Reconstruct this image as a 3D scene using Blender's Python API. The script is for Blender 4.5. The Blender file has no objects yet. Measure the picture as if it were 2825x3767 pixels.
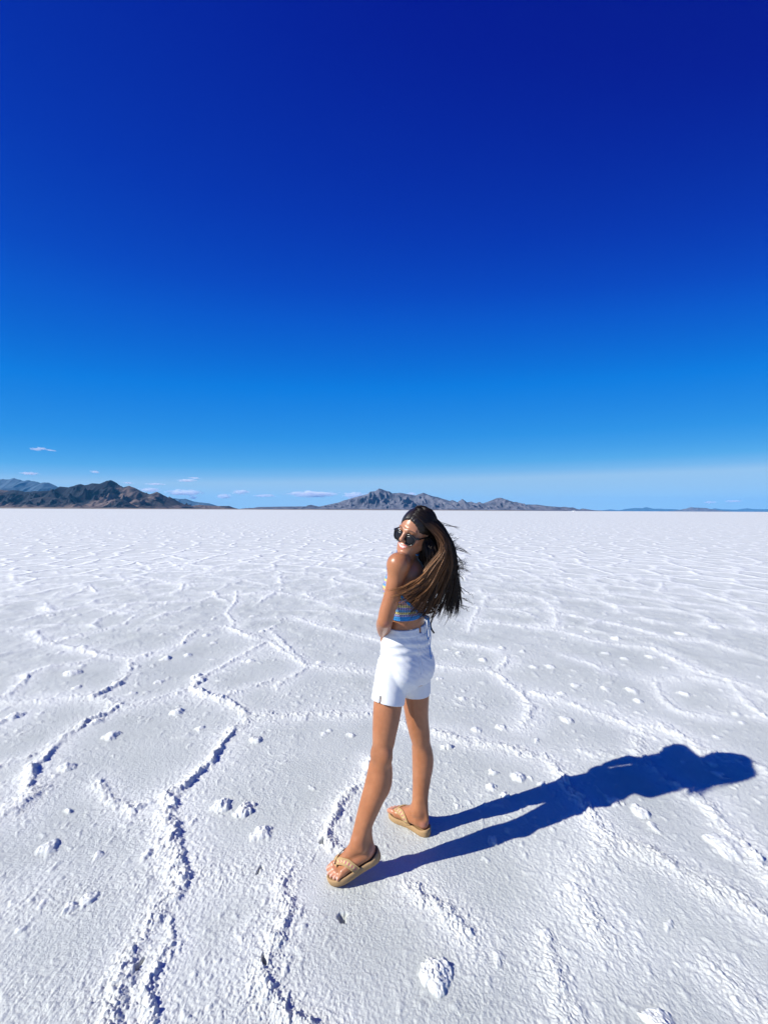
import bpy, math, random
import numpy as np
from mathutils import Matrix, Vector

random.seed(7)
rng = np.random.default_rng(7)
SC = bpy.context.scene
R = math.radians

# ------------------------------------------------------------------ camera
CAM_H = 1.62
FOC, PX, PY = 1414.5, 1412.5, 1883.5          # focal length and centre of the 2825 x 3767 photograph
cam = bpy.data.cameras.new("camera")
cam_ob = bpy.data.objects.new("camera", cam)
SC.collection.objects.link(cam_ob)
SC.camera = cam_ob
cam.sensor_fit = 'HORIZONTAL'
cam.sensor_width = 36.0
cam.lens = 36.0 * FOC / 2825.0
cam.clip_start = 0.05
cam.clip_end = 300000.0
CAM_ROT = Matrix.Rotation(R(90 - 0.28), 3, 'X') @ Matrix.Rotation(R(0.26), 3, 'Z')
cam_ob.matrix_world = Matrix.Translation((0, 0, CAM_H)) @ CAM_ROT.to_4x4()

# ------------------------------------------------------------------ sun and sky
SUN_EL, SUN_AZ = R(35.2), math.atan2(-2.33, -0.75)
sun = bpy.data.lights.new("sun", 'SUN')
sun.energy = 5.0
sun.angle = R(0.5)
sun.color = (1.0, 0.985, 0.90)
sun_ob = bpy.data.objects.new("sun", sun)
SC.collection.objects.link(sun_ob)
sun_dir = Vector((math.sin(SUN_AZ) * math.cos(SUN_EL), math.cos(SUN_AZ) * math.cos(SUN_EL), math.sin(SUN_EL)))
sun_ob.rotation_euler = sun_dir.to_track_quat('Z', 'Y').to_euler()
sun_ob.location = sun_dir * 20

world = bpy.data.worlds.new("World")
SC.world = world
world.use_nodes = True
wt = world.node_tree
sky = wt.nodes.new('ShaderNodeTexSky')
sky.sky_type = 'NISHITA'
sky.sun_disc = False
sky.sun_elevation = SUN_EL
sky.sun_rotation = SUN_AZ
sky.altitude = 1280
sky.dust_density = 0.0
sep = wt.nodes.new('ShaderNodeSeparateColor')
mul = wt.nodes.new('ShaderNodeMath'); mul.operation = 'MULTIPLY'; mul.inputs[1].default_value = 0.15
ramp = wt.nodes.new('ShaderNodeValToRGB')     # grade of the sky's own brightness: deep polarised blue to pale horizon
SKY = [(0.085, (0.000, 0.001, 0.190)), (0.106, (0.000, 0.003, 0.280)), (0.114, (0.000, 0.010, 0.330)),
       (0.133, (0.000, 0.028, 0.425)), (0.155, (0.000, 0.056, 0.520)), (0.172, (0.000, 0.088, 0.590)), (0.237, (0.000, 0.190, 0.725)),
       (0.355, (0.024, 0.280, 0.765)), (0.420, (0.055, 0.335, 0.780)), (0.480, (0.095, 0.395, 0.790)), (0.545, (0.20, 0.47, 0.80)), (0.60, (0.34, 0.56, 0.80))]
els = ramp.color_ramp.elements
while len(els) < len(SKY):
    els.new(0.5)
for e, (p, c) in zip(els, SKY):
    e.position = p * 1.5
    e.color = (*c, 1)
vm = wt.nodes.new('ShaderNodeVectorMath'); vm.operation = 'SCALE'; vm.inputs['Scale'].default_value = 10.0 / 2 ** 0.45
bg = wt.nodes['Background']
bg.inputs['Strength'].default_value = 0.1
L = wt.links.new
wtc = wt.nodes.new('ShaderNodeTexCoord')
wmp = wt.nodes.new('ShaderNodeMapping'); wmp.inputs['Scale'].default_value = (0.40, 1.0, 1.0)
wno = wt.nodes.new('ShaderNodeVectorMath'); wno.operation = 'NORMALIZE'
L(wtc.outputs['Generated'], wmp.inputs['Vector']); L(wmp.outputs[0], wno.inputs[0]); L(wno.outputs[0], sky.inputs['Vector'])
L(sky.outputs[0], sep.inputs[0]); L(sep.outputs[1], mul.inputs[0]); L(mul.outputs[0], ramp.inputs[0])
L(ramp.outputs[0], vm.inputs[0]); L(vm.outputs[0], bg.inputs['Color'])

SC.view_settings.view_transform = 'Standard'
SC.view_settings.look = 'None'
SC.view_settings.exposure = 0.45
SC.view_settings.gamma = 1.0
SC.cycles.use_denoising = True
SC.cycles.max_bounces = 8
SC.cycles.volume_bounces = 4

# ------------------------------------------------------------------ helpers
def ray(sx, sy):
    return CAM_ROT @ Vector(((sx - PX) / FOC, -(sy - PY) / FOC, -1.0))

def at(sx, sy, y):
    """the point seen at photograph pixel (sx, sy) that lies y metres in front of the camera"""
    d = ray(sx, sy)
    return np.array(Vector((0, 0, CAM_H)) + d * (y / d.y))

def on_ground(sx, sy):
    d = ray(sx, sy)
    p = Vector((0, 0, CAM_H)) + d * (-CAM_H / d.z)
    return (p.x, p.y)

def mesh_from(name, v, f, mats=(), parent=None, smooth=True, base=(0, 0, 0), col=None, matidx=None):
    """v (n,3); f list of index arrays with equal row length, or one array"""
    v = np.asarray(v, dtype=np.float64) - np.asarray(base, dtype=np.float64)
    fs = f if isinstance(f, (list, tuple)) and len(f) and isinstance(f[0], np.ndarray) else [np.asarray(f)]
    fs = [np.asarray(q, dtype=np.int32) for q in fs if len(q)]
    me = bpy.data.meshes.new(name)
    me.vertices.add(len(v))
    me.vertices.foreach_set('co', v.astype(np.float32).ravel())
    loops = np.concatenate([q.ravel() for q in fs])
    tot = np.concatenate([np.full(len(q), q.shape[1], dtype=np.int32) for q in fs])
    start = np.concatenate([[0], np.cumsum(tot)[:-1]]).astype(np.int32)
    me.loops.add(len(loops))
    me.loops.foreach_set('vertex_index', loops)
    me.polygons.add(len(tot))
    me.polygons.foreach_set('loop_start', start)
    try:
        me.polygons.foreach_set('loop_total', tot)
    except Exception:
        pass
    me.update(calc_edges=True)
    me.validate()
    me.polygons.foreach_set('use_smooth', np.full(len(me.polygons), smooth))
    if col is not None:
        for nm, data in col.items():
            data = np.asarray(data, dtype=np.float32)
            if data.ndim == 1:
                a = me.attributes.new(nm, 'FLOAT', 'POINT'); a.data.foreach_set('value', data)
            else:
                a = me.attributes.new(nm, 'FLOAT_COLOR', 'POINT')
                a.data.foreach_set('color', np.concatenate([data, np.ones((len(data), 1), np.float32)], 1).ravel())
    for m in mats:
        me.materials.append(m)
    if matidx is not None:
        me.polygons.foreach_set('material_index', np.asarray(matidx, dtype=np.int32))
    ob = bpy.data.objects.new(name, me)
    SC.collection.objects.link(ob)
    if parent is not None:
        ob.parent = parent
    return ob

def tag(o, label=None, cat=None, group=None, kind=None):
    if label: o['label'] = label
    if cat: o['category'] = cat
    if group: o['group'] = group
    if kind: o['kind'] = kind
    return o

def empty(name, loc):
    o = bpy.data.objects.new(name, None)
    o.empty_display_size = 0.1
    SC.collection.objects.link(o)
    o.location = loc
    return o

def new_mat(name):
    m = bpy.data.materials.new(name)
    m.use_nodes = True
    nt = m.node_tree
    return m, nt, nt.nodes['Principled BSDF'], nt.nodes, nt.links.new

def setp(b, **kw):
    for k, v in kw.items():
        k = k.replace('_', ' ')
        if k in b.inputs:
            b.inputs[k].default_value = v

def rgb(r, g, b):
    return (r, g, b, 1.0)

# numpy noise -----------------------------------------------------
def _hash(ix, iy, seed):
    h = (ix.astype(np.int64) * 374761393 + iy.astype(np.int64) * 668265263 + seed * 974634777) & 0xFFFFFFFF
    h = ((h ^ (h >> 13)) * 1274126177) & 0xFFFFFFFF
    h = ((h ^ (h >> 16)) * 2246822519) & 0xFFFFFFFF
    return ((h ^ (h >> 15)) & 0xFFFFFF) / float(0x1000000)

def noise2(x, y, seed=0):
    ix = np.floor(x); iy = np.floor(y)
    fx = x - ix; fy = y - iy
    ux = fx * fx * fx * (fx * (fx * 6 - 15) + 10); uy = fy * fy * fy * (fy * (fy * 6 - 15) + 10)
    def g(dx, dy):
        a = _hash(ix + dx, iy + dy, seed) * (2 * math.pi)
        return np.cos(a) * (fx - dx) + np.sin(a) * (fy - dy)
    n0 = g(0, 0) * (1 - ux) + g(1, 0) * ux
    n1 = g(0, 1) * (1 - ux) + g(1, 1) * ux
    return (n0 * (1 - uy) + n1 * uy) * 1.5

def fbm(x, y, oct=4, seed=0, gain=0.5, lac=2.03):
    s = np.zeros_like(x); a = 1.0; f = 1.0
    for o in range(oct):
        s += a * noise2(x * f, y * f, seed + 17 * o)
        a *= gain; f *= lac
    return s

def ridged(x, y, oct=5, seed=0):
    s = np.zeros_like(x); a = 1.0; f = 1.0; w = np.ones_like(x); tot = 0
    for o in range(oct):
        n = (1 - np.minimum(np.abs(noise2(x * f, y * f, seed + 31 * o)) * 1.4, 1)) ** 2 * w
        s += n * a; tot += a
        w = np.clip(n * 1.6, 0, 1); a *= 0.5; f *= 2.1
    return s / tot

def sstep(a, b, x):
    t = np.clip((x - a) / (b - a), 0, 1)
    return t * t * (3 - 2 * t)

def voronoi_edge(x, y, jit=0.85, seed=3):
    ix = np.floor(x); iy = np.floor(y)
    best = np.full(x.shape, 1e9); bx = np.zeros_like(x); by = np.zeros_like(x)
    for dx in (-1, 0, 1):
        for dy in (-1, 0, 1):
            cx = ix + dx; cy = iy + dy
            px = cx + 0.5 + jit * (_hash(cx, cy, seed) - 0.5); py = cy + 0.5 + jit * (_hash(cx, cy, seed + 9) - 0.5)
            d = (px - x) ** 2 + (py - y) ** 2
            m = d < best
            best = np.where(m, d, best); bx = np.where(m, px, bx); by = np.where(m, py, by)
    edge = np.full(x.shape, 1e9)
    for dx in (-2, -1, 0, 1, 2):
        for dy in (-2, -1, 0, 1, 2):
            cx = ix + dx; cy = iy + dy
            px = cx + 0.5 + jit * (_hash(cx, cy, seed) - 0.5); py = cy + 0.5 + jit * (_hash(cx, cy, seed + 9) - 0.5)
            ddx = px - bx; ddy = py - by
            ln = np.sqrt(ddx ** 2 + ddy ** 2)
            ok = ln > 1e-6
            e = ((bx + px) / 2 - x) * ddx / np.maximum(ln, 1e-6) + ((by + py) / 2 - y) * ddy / np.maximum(ln, 1e-6)
            edge = np.where(ok, np.minimum(edge, e), edge)
    return edge

# ------------------------------------------------------------------ the salt crust
# ridges and lumps read off the photograph, dropped onto the ground: (zoom origin x, y, scale), height, width, steep side, points
ZA, ZB, ZC, ZD = (0, 2300, .6028), (0, 3000, .8439), (1400, 2600, .859), (1400, 3100, .859)
ZE, ZF, ZU = (1600, 1880, .7384), (0, 1850, .8439), (0, 0, 1.7028)
RIDGES = [
 (ZA, .030, .060, .3, [(1380,10),(1530,75),(1640,100)]),
 (ZA, .024, .050, .4, [(1640,100),(1500,170),(1400,230),(1290,290),(1220,330)]),
 (ZA, .050, .060, 1.0, [(1225,330),(1190,390),(1270,430)]),
 (ZA, .036, .060, .7, [(1270,430),(1350,450),(1440,500),(1520,570)]),
 (ZA, .040, .060, 1.0, [(1520,570),(1490,625),(1420,655),(1360,735),(1310,830),(1200,915),(1110,1000),(1030,1050)]),
 (ZA, .062, .075, 1.3, [(1030,1050),(1050,1130),(1060,1220),(1040,1320)]),
 (ZB, .056, .075, 1.3, [(755,0),(768,100),(785,200),(808,260)]),
 (ZB, .038, .070, .8, [(808,260),(780,340),(700,430),(650,500),(600,590),(560,680),(520,780),(500,909),(470,990)]),
 (ZB, .030, .040, 1.2, [(740,480),(750,580),(690,640),(680,710),(625,750),(640,830),(655,900)]),
 (ZA, .022, .060, .2, [(1190,390),(1040,430),(940,465),(830,490),(720,500)]),
 (ZA, .030, .060, .3, [(720,500),(690,470),(580,440)]),
 (ZA, .022, .070, .1, [(580,440),(480,440),(300,460),(100,470),(0,460),(-120,470)]),
 (ZA, .050, .060, 1.1, [(580,440),(660,400),(740,350)]),
 (ZA, .026, .050, .4, [(740,350),(790,270),(810,205)]),
 (ZA, .026, .055, .6, [(810,205),(990,165),(1110,120),(1160,65),(1190,40)]),
 (ZA, .046, .060, 1.0, [(720,500),(640,555),(520,600)]),
 (ZA, .036, .060, .8, [(520,600),(420,670),(330,740),(290,800)]),
 (ZA, .056, .060, 1.2, [(290,800),(230,850),(200,920),(210,1000)]),
 (ZA, .030, .080, .2, [(210,1000),(150,1060),(80,1140),(0,1170),(-90,1200)]),
 (ZA, .030, .065, .3, [(810,205),(620,190),(520,150),(370,125),(260,95),(210,40)]),
 (ZA, .022, .060, .1, [(1520,570),(1640,545)]),
 (ZU, .022, .060, .1, [(545,1556),(660,1545),(760,1545),(806,1540),(900,1575)]),
 (ZA, .022, .050, .3, [(1350,450),(1480,400),(1600,360),(1659,345)]),
 (ZU, .022, .050, .3, [(600,1483),(660,1445)]),
 (ZU, .026, .060, .1, [(580,1360),(660,1440),(760,1448),(825,1452)]),
 (ZA, .026, .045, .8, [(590,960),(690,1060),(760,1100),(830,1130),(940,1080)]),
 (ZA, .018, .040, .6, [(250,95),(500,60),(700,10)]),
 (ZA, .024, .050, .7, [(0,440),(40,430),(140,360),(160,310),(300,260),(470,240),(620,190)]),
 (ZA, .024, .050, .8, [(-40,620),(60,570),(130,550)]),
 (ZA, .022, .040, .8, [(-40,880),(0,860),(110,825),(190,790)]),
 (ZB, .014, .090, .0, [(810,260),(940,270),(1100,250),(1240,255)]),
 (ZB, .034, .050, .9, [(1250,260),(1230,330),(1270,430)]),
 (ZB, .042, .050, 1.2, [(1270,430),(1240,510),(1200,560)]),
 (ZB, .030, .060, .7, [(1200,560),(1150,680),(1140,750)]),
 (ZB, .044, .050, 1.1, [(1140,750),(1200,820),(1260,860),(1340,909),(1420,980)]),
 (ZB, .012, .120, .0, [(-100,450),(0,430),(150,400),(350,360),(550,320),(700,330)]),
 (ZB, .014, .040, .6, [(1210,430),(1110,470),(1090,500)]),
 (ZB, .010, .130, .0, [(-80,850),(250,830),(500,860)]),
 (ZB, .010, .110, .0, [(1140,800),(980,850),(860,909)]),
 (ZU, .030, .045, .7, [(800,1645),(790,1690),(735,1740),(710,1790),(715,1830),(745,1850)]),
 (ZC, .024, .060, .2, [(180,100),(220,110),(330,145),(450,165),(580,190),(700,220),(760,270)]),
 (ZC, .034, .055, .7, [(760,270),(800,340),(850,400)]),
 (ZC, .032, .055, .8, [(850,400),(890,440),(940,520)]),
 (ZC, .024, .070, .3, [(940,520),(1000,590),(1080,620),(1180,650),(1300,720),(1420,800)]),
 (ZD, .022, .070, .4, [(1200,80),(1330,150),(1450,200),(1570,270),(1700,360)]),
 (ZE, .030, .070, .2, [(500,910),(600,930),(740,980),(880,1030),(990,1080),(1050,1111)]),
 (ZC, .026, .060, .3, [(1110,140),(1100,200),(1180,280)]),
 (ZC, .016, .060, .1, [(900,205),(1000,210),(1100,240),(1180,280)]),
 (ZC, .026, .060, .3, [(1180,280),(1280,350),(1400,420),(1450,490),(1520,560)]),
 (ZC, .055, .060, 1.1, [(1520,560),(1560,600),(1600,650)]),
 (ZC, .030, .060, .4, [(1600,650),(1659,720),(1720,790)]),
 (ZC, .024, .065, .2, [(1110,90),(1200,80),(1330,150),(1380,190),(1500,220),(1600,250),(1700,300)]),
 (ZD, .024, .055, .7, [(130,190),(230,250),(330,340),(400,410)]),
 (ZD, .016, .090, .2, [(1000,10),(870,100),(840,200),(880,300),(940,380)]),
 (ZD, .014, .070, .3, [(720,420),(730,560),(790,680),(820,777),(850,860)]),
 (ZD, .014, .060, .4, [(1440,560),(1560,650),(1659,720),(1750,790)]),
 (ZE, .028, .060, .2, [(-40,765),(0,770),(130,785),(290,800)]),
 (ZE, .034, .055, .7, [(290,800),(360,860)]),
 (ZE, .030, .060, .2, [(360,860),(420,900),(460,950),(480,1000),(450,1050),(430,1090)]),
 (ZE, .024, .060, .2, [(130,660),(290,690),(370,740),(300,800)]),
 (ZE, .028, .065, .1, [(200,545),(400,570),(580,590),(700,620),(810,655),(1080,685)]),
 (ZE, .034, .075, .2, [(1080,685),(1200,740),(1320,800),(1450,840),(1600,890),(1700,930)]),
 (ZE, .030, .060, .1, [(400,410),(530,440),(590,480),(560,500),(700,525),(800,545),(950,575),(1080,610),(1200,640),(1350,650),(1500,700)]),
 (ZE, .030, .065, .1, [(600,340),(760,400),(900,415),(1080,435),(1270,460),(1420,475),(1540,520),(1659,600)]),
 (ZE, .026, .055, .1, [(1100,860),(1130,930),(1190,980),(1280,1010),(1400,1020)]),
 (ZE, .024, .055, .2, [(590,480),(610,550),(600,580)]),
 (ZE, .024, .055, .2, [(120,455),(220,480),(190,540),(170,600)]),
 (ZE, .024, .055, .1, [(800,435),(880,470),(960,500)]),
 (ZE, .028, .065, .1, [(1470,840),(1540,940),(1659,1030)]),
 (ZE, .020, .060, .1, [(640,720),(780,760),(860,800)]),
 (ZE, .020, .090, .0, [(1060,840),(1200,830),(1330,830),(1450,850)]),
 (ZF, .026, .055, .3, [(430,460),(600,490)]),
 (ZF, .026, .050, .8, [(600,490),(540,530),(350,580),(250,600)]),
 (ZF, .036, .055, .5, [(1030,385),(1030,430),(990,480),(1020,520),(1010,550)]),
 (ZF, .030, .055, .3, [(1010,550),(1160,600),(1230,640),(1330,710)]),
 (ZF, .024, .055, .2, [(1330,400),(1420,440),(1560,480),(1659,495)]),
 (ZF, .022, .055, .3, [(990,540),(840,560),(790,620),(600,680)]),
 (ZF, .022, .055, .2, [(1290,500),(1400,540),(1460,550),(1659,600)]),
 (ZF, .032, .060, .4, [(620,320),(800,360),(790,385),(700,400)]),
 (ZF, .030, .060, .4, [(800,215),(730,250),(800,290)]),
 (ZF, .026, .055, .2, [(1480,320),(1659,370)]),
 (ZF, .040, .055, .9, [(390,360),(420,390)]),
]
LUMPS = [  # zoom, x, y, radius, height
 (ZC,275,182,.030,.034),(ZC,590,308,.055,.026),(ZC,410,105,.040,.024),(ZC,475,350,.035,.022),(ZC,995,412,.045,.028),
 (ZC,1110,455,.050,.030),(ZC,690,335,.03,.018),(ZC,672,147,.028,.018),(ZC,800,58,.055,.028),(ZC,515,90,.04,.026),
 (ZC,1170,525,.035,.020),(ZC,1440,130,.03,.018),(ZC,1440,290,.035,.022),(ZC,120,360,.022,.016),
 (ZD,240,570,.064,.036),(ZD,1205,800,.050,.034),(ZD,1480,22,.085,.034),(ZD,500,490,.03,.012),(ZD,700,390,.03,.016),
 (ZB,210,140,.050,.030),(ZB,432,172,.026,.020),(ZB,380,383,.034,.026),(ZB,1130,88,.045,.024),(ZB,640,180,.03,.018),
 (ZB,190,390,.03,.02),(ZB,300,420,.03,.025),
 (ZA,1085,537,.055,.040),(ZA,680,678,.055,.040),(ZA,410,868,.050,.036),(ZA,1350,1105,.055,.044),(ZA,1490,1135,.055,.050),
 (ZA,1560,710,.045,.036),(ZA,430,292,.060,.042),(ZA,970,347,.045,.030),(ZA,1010,208,.055,.038),(ZA,90,560,.060,.050),
 (ZA,1225,340,.050,.062),(ZA,720,365,.050,.055),(ZA,1225,635,.04,.022),(ZA,420,1135,.022,.02),(ZA,1600,1270,.045,.030),
 (ZA,860,568,.018,.018),(ZA,1540,220,.04,.026),(ZA,1600,40,.05,.03),(ZA,1260,65,.06,.036),(ZA,590,595,.05,.04),
 (ZU,968,1618,.030,.034),(ZU,758,1590,.030,.020),(ZU,700,1588,.024,.014),
 (ZE,240,745,.055,.034),(ZE,490,780,.05,.028),(ZE,575,778,.05,.028),(ZE,700,870,.05,.024),(ZE,630,910,.04,.028),
 (ZE,980,893,.06,.028),(ZE,1240,908,.055,.028),(ZE,1010,945,.045,.030),(ZE,140,940,.04,.024),(ZE,850,710,.055,.025),
 (ZE,945,735,.055,.025),(ZE,1075,725,.06,.03),(ZE,680,580,.05,.026),(ZE,760,605,.05,.030),(ZE,900,640,.07,.035),
 (ZE,640,636,.03,.025),(ZE,1230,615,.09,.04),(ZE,1400,580,.10,.04),(ZE,120,705,.05,.026),(ZE,60,690,.04,.022),
 (ZF,385,370,.06,.06),(ZF,630,388,.06,.045),(ZF,1225,380,.045,.045),(ZF,200,440,.06,.05),(ZF,335,488,.06,.045),
 (ZF,220,490,.06,.04),(ZF,540,340,.06,.05),(ZF,725,680,.06,.045),(ZF,860,760,.06,.05),(ZF,320,745,.08,.05),
 (ZF,930,507,.04,.03),(ZF,820,665,.05,.03),(ZF,1090,690,.05,.03),(ZF,1190,540,.05,.03),(ZF,1100,495,.05,.03),
]
HOLES = [(ZB,1492,445,.014),(ZB,1410,117,.012),(ZB,618,658,.010),(ZB,1130,238,.009),(ZB,1150,640,.010)]
FEET = [(-0.11, 1.68), (0.14, 1.97), (0.21, 1.92), (-0.2, 1.665)]

def build_ground():
    s = np.concatenate([np.arange(1500, 760, -12.0), np.arange(760, 40, -0.62)])
    r1 = CAM_H * 384 / s
    r2 = [r1[-1]]
    while r2[-1] < 47000:
        r2.append(min(r2[-1] * 1.05, 47500))
    rr = np.concatenate([r1, r2[1:]])
    an = np.concatenate([np.linspace(-62, 62, 1080), np.arange(66, 298, 4.0)])
    an = np.radians(an)
    nr, na = len(rr), len(an)
    Rg, Ag = np.meshgrid(rr, an, indexing='ij')
    x = (Rg * np.sin(Ag)).ravel(); y = (Rg * np.cos(Ag)).ravel(); r = Rg.ravel()
    h = np.zeros_like(x); crust = np.zeros_like(x)
    nearm = (r < 16.5)
    ni = np.where(nearm)[0]
    X, Y, rad = x[ni], y[ni], r[ni]
    wx = X + 0.022 * noise2(X * 9, Y * 9, 5) + 0.012 * noise2(X * 27, Y * 27, 6)
    wy = Y + 0.022 * noise2(X * 9, Y * 9, 7) + 0.012 * noise2(X * 27, Y * 27, 8)
    rid = np.zeros_like(X); band = np.zeros_like(X)
    along = np.clip(0.72 + 0.5 * noise2(X * 5, Y * 5, 21) + 0.45 * noise2(X * 17, Y * 17, 22), .12, 1.5)
    for z, amp, w, steep, pts in RIDGES:
        g = np.array([on_ground(z[0] + a * z[2], z[1] + b * z[2]) for a, b in pts])
        for (ax, ay), (bx, by) in zip(g[:-1], g[1:]):
            m = np.where((wx > min(ax, bx) - .5) & (wx < max(ax, bx) + .5) & (wy > min(ay, by) - .5) & (wy < max(ay, by) + .5))[0]
            if not len(m):
                continue
            px, py = wx[m], wy[m]
            dx, dy = bx - ax, by - ay
            L2 = dx * dx + dy * dy + 1e-12
            t = np.clip(((px - ax) * dx + (py - ay) * dy) / L2, 0, 1)
            ex, ey = px - ax - t * dx, py - ay - t * dy
            d = np.sqrt(ex * ex + ey * ey)
            away = np.clip(ex * 0.95 + ey * 0.3, -1, 1) / np.maximum(d, 1e-6)     # +1 on the side away from the sun
            ww = (.58 if z is ZE or z is ZF else .72) * w * (1 - 0.62 * min(steep, 1) * sstep(-0.2, 0.5, away))
            prof = (.42 if z is ZB else .50 if z is ZE or z is ZF else .60) * amp * along[m] * np.exp(-(d / ww) ** 2 * 1.1)
            rid[m] = np.maximum(rid[m], prof)
            band[m] = np.maximum(band[m], np.exp(-(d / (w * 2.2)) ** 2) * min(1, amp / .024))
    # the same polygons, unread, outside the part traced from the photograph
    vx = X / 1.05 + 0.22 * noise2(X * .8, Y * .8, 41) + 0.05 * noise2(X * 4, Y * 4, 42)
    vy = Y / 1.05 + 0.22 * noise2(X * .8, Y * .8, 43) + 0.05 * noise2(X * 4, Y * 4, 44)
    e = voronoi_edge(vx, vy) * 1.05
    vw = np.maximum(sstep(5.2, 6.8, rad), sstep(0.98, 1.1, np.abs(X) / np.maximum(Y, .05)))
    vw = np.maximum(vw, sstep(1.15, 1.0, Y)) * (1 - 0.35 * sstep(9, 15, rad))
    vamp = 0.019 * np.clip(0.55 + 0.7 * noise2(X * .9, Y * .9, 51) + .6 * noise2(X * 3.1, Y * 3.1, 52), 0.05, 1.4) * vw
    rid = np.maximum(rid, vamp * np.exp(-(e / 0.055) ** 2))
    band = np.maximum(band, np.exp(-(e / 0.15) ** 2) * vw * np.clip(vamp / .024, 0, 1))
    bil = 0.6 * np.abs(noise2(X * 28, Y * 28, 61)) + 0.65 * np.abs(noise2(X * 60, Y * 60, 62)) + 0.5 * np.abs(noise2(X * 105, Y * 105, 63))
    hh = rid * (0.70 + 0.55 * bil) + 0.009 * band * (bil - 0.35)
    cr = np.clip(np.maximum(rid / .020, band * 0.6), 0, 1)
    # lumps
    lumps = []
    for z, a, b, rd, ht in LUMPS:
        gx, gy = on_ground(z[0] + a * z[2], z[1] + b * z[2])
        lumps.append((gx, gy, rd * .92, ht * .66))
    for _ in range(900):
        rr_ = 1.3 + 13 * random.random() ** 0.75; aa = R(random.uniform(-60, 60))
        rd = random.choice((.008, .010, .012, .016, .02, .026))
        lumps.append((rr_ * math.sin(aa), rr_ * math.cos(aa), rd * (1 if rr_ < 4 else 1.5), rd * random.uniform(.3, .65)))
    lx = X + 0.018 * noise2(X * 24, Y * 24, 71) + .008 * noise2(X * 60, Y * 60, 73); ly = Y + 0.018 * noise2(X * 24, Y * 24, 72) + .008 * noise2(X * 60, Y * 60, 74)
    order = np.argsort(Y, kind='stable'); Ys = ly[order]; Xs = lx[order]; Yk = Y[order]
    add = np.zeros_like(X)
    for gx, gy, rd, ht in lumps:
        a0, a1 = np.searchsorted(Yk, gy - rd * 1.6), np.searchsorted(Yk, gy + rd * 1.6)
        sx_ = Xs[a0:a1]
        m = np.where(np.abs(sx_ - gx) < rd * 1.5)[0]
        if not len(m):
            continue
        d2 = ((sx_[m] - gx) ** 2 + (Ys[a0:a1][m] - gy) ** 2) / rd ** 2
        v = ht * np.clip(1 - d2, 0, 1) ** .75
        k = order[a0:a1][m]
        add[k] = np.maximum(add[k], v)
    hh = np.maximum(hh, add * (0.62 + 0.6 * bil))
    cr = np.maximum(cr, np.clip(add / .012, 0, 1))
    # crumbs and grain of the crust
    patch = np.clip(0.55 + 0.75 * fbm(X * 1.7, Y * 1.7, 3, 81), 0.15, 1.5)
    gx_ = noise2(X * 38, Y * 38, 91); g2 = noise2(X * 76, Y * 76, 92); g3 = noise2(X * 19, Y * 19, 93)
    gr = sstep(14.0, 5.0, rad)
    grain = (0.0014 * np.maximum(gx_, -0.1) + 0.0017 * g2 + 0.0009 * g3 + .0012 * noise2(X * 120, Y * 120, 94))
    crumbs = np.clip(noise2(X * 26, Y * 26, 95) - 0.34, 0, 1) * 0.015 + np.clip(noise2(X * 9, Y * 9, 96) - .52, 0, 1) * .05 * sstep(2.2, 4, rad)
    hh += (grain * (0.5 + 0.5 * patch) + crumbs * patch) * gr
    hh += sstep(3.5, 6, rad) * (.016 * np.clip(noise2(X * 3.4, Y * 3.4, 97) - .15, 0, 1) + .012 * np.clip(noise2(X * 7, Y * 7, 98) - .2, 0, 1))
    hh += 0.012 * fbm(X * .55, Y * .55, 3, 99)
    # small holes poked through the crust
    for z, a, b, rd in HOLES:
        gx, gy = on_ground(z[0] + a * z[2], z[1] + b * z[2])
        d = np.sqrt((lx - gx) ** 2 + ((ly - gy) * .8) ** 2)
        hh -= 0.05 * sstep(rd * 1.25, rd * .6, d)
    # trodden flat under the sandals
    for fx, fy in FEET:
        d = np.sqrt((X - fx) ** 2 + (Y - fy) ** 2)
        k = 1 - sstep(0.09, 0.19, d)
        hh = hh * (1 - k) + k * np.clip(hh, -0.004, 0.002)
    cr = np.clip(cr + 0.35 * np.clip(patch - .55, 0, 1) + 0.25 * np.clip(crumbs * patch / .01, 0, 1), 0, 1)
    h[ni] = hh; crust[ni] = cr
    far = sstep(5.0, 15.0, r)
    crust = np.where(nearm, crust, 0.0)
    h = h * (1 - sstep(13.0, 16.0, r))
    v = np.stack([x, y, h], 1)
    i = np.arange(nr - 1)[:, None] * na; j = np.arange(na)[None, :]; jn = (j + 1) % na
    q = np.stack([i + j, i + na + j, i + na + jn, i + jn], -1).reshape(-1, 4)[:, ::-1]
    v = np.concatenate([v, [[0, 0, 0]]]); c = len(v) - 1
    tri = np.stack([np.full(na, c), np.arange(na), (np.arange(na) + 1) % na], 1)[:, ::-1]
    crust = np.append(crust, 0.2); far = np.append(far, 0.0)
    m, nt, b, N, K = new_mat("salt_crust")
    setp(b, Roughness=0.72, Specular_IOR_Level=0.25)
    tc = N.new('ShaderNodeTexCoord')
    at1 = N.new('ShaderNodeAttribute'); at1.attribute_name = 'crust'
    at2 = N.new('ShaderNodeAttribute'); at2.attribute_name = 'far'
    nz = N.new('ShaderNodeTexNoise'); nz.inputs['Scale'].default_value = 1.1; nz.inputs['Detail'].default_value = 5
    wsc = N.new('ShaderNodeVectorMath'); wsc.operation = 'SCALE'; wsc.inputs['Scale'].default_value = 0.9
    wad = N.new('ShaderNodeVectorMath'); wad.operation = 'ADD'
    K(tc.outputs['Object'], nz.inputs['Vector']); K(nz.outputs['Color'], wsc.inputs[0])
    K(wsc.outputs[0], wad.inputs[0]); K(tc.outputs['Object'], wad.inputs[1])
    vo = N.new('ShaderNodeTexVoronoi'); vo.feature = 'DISTANCE_TO_EDGE'; vo.voronoi_dimensions = '2D'
    vo.inputs['Scale'].default_value = 0.95
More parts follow.
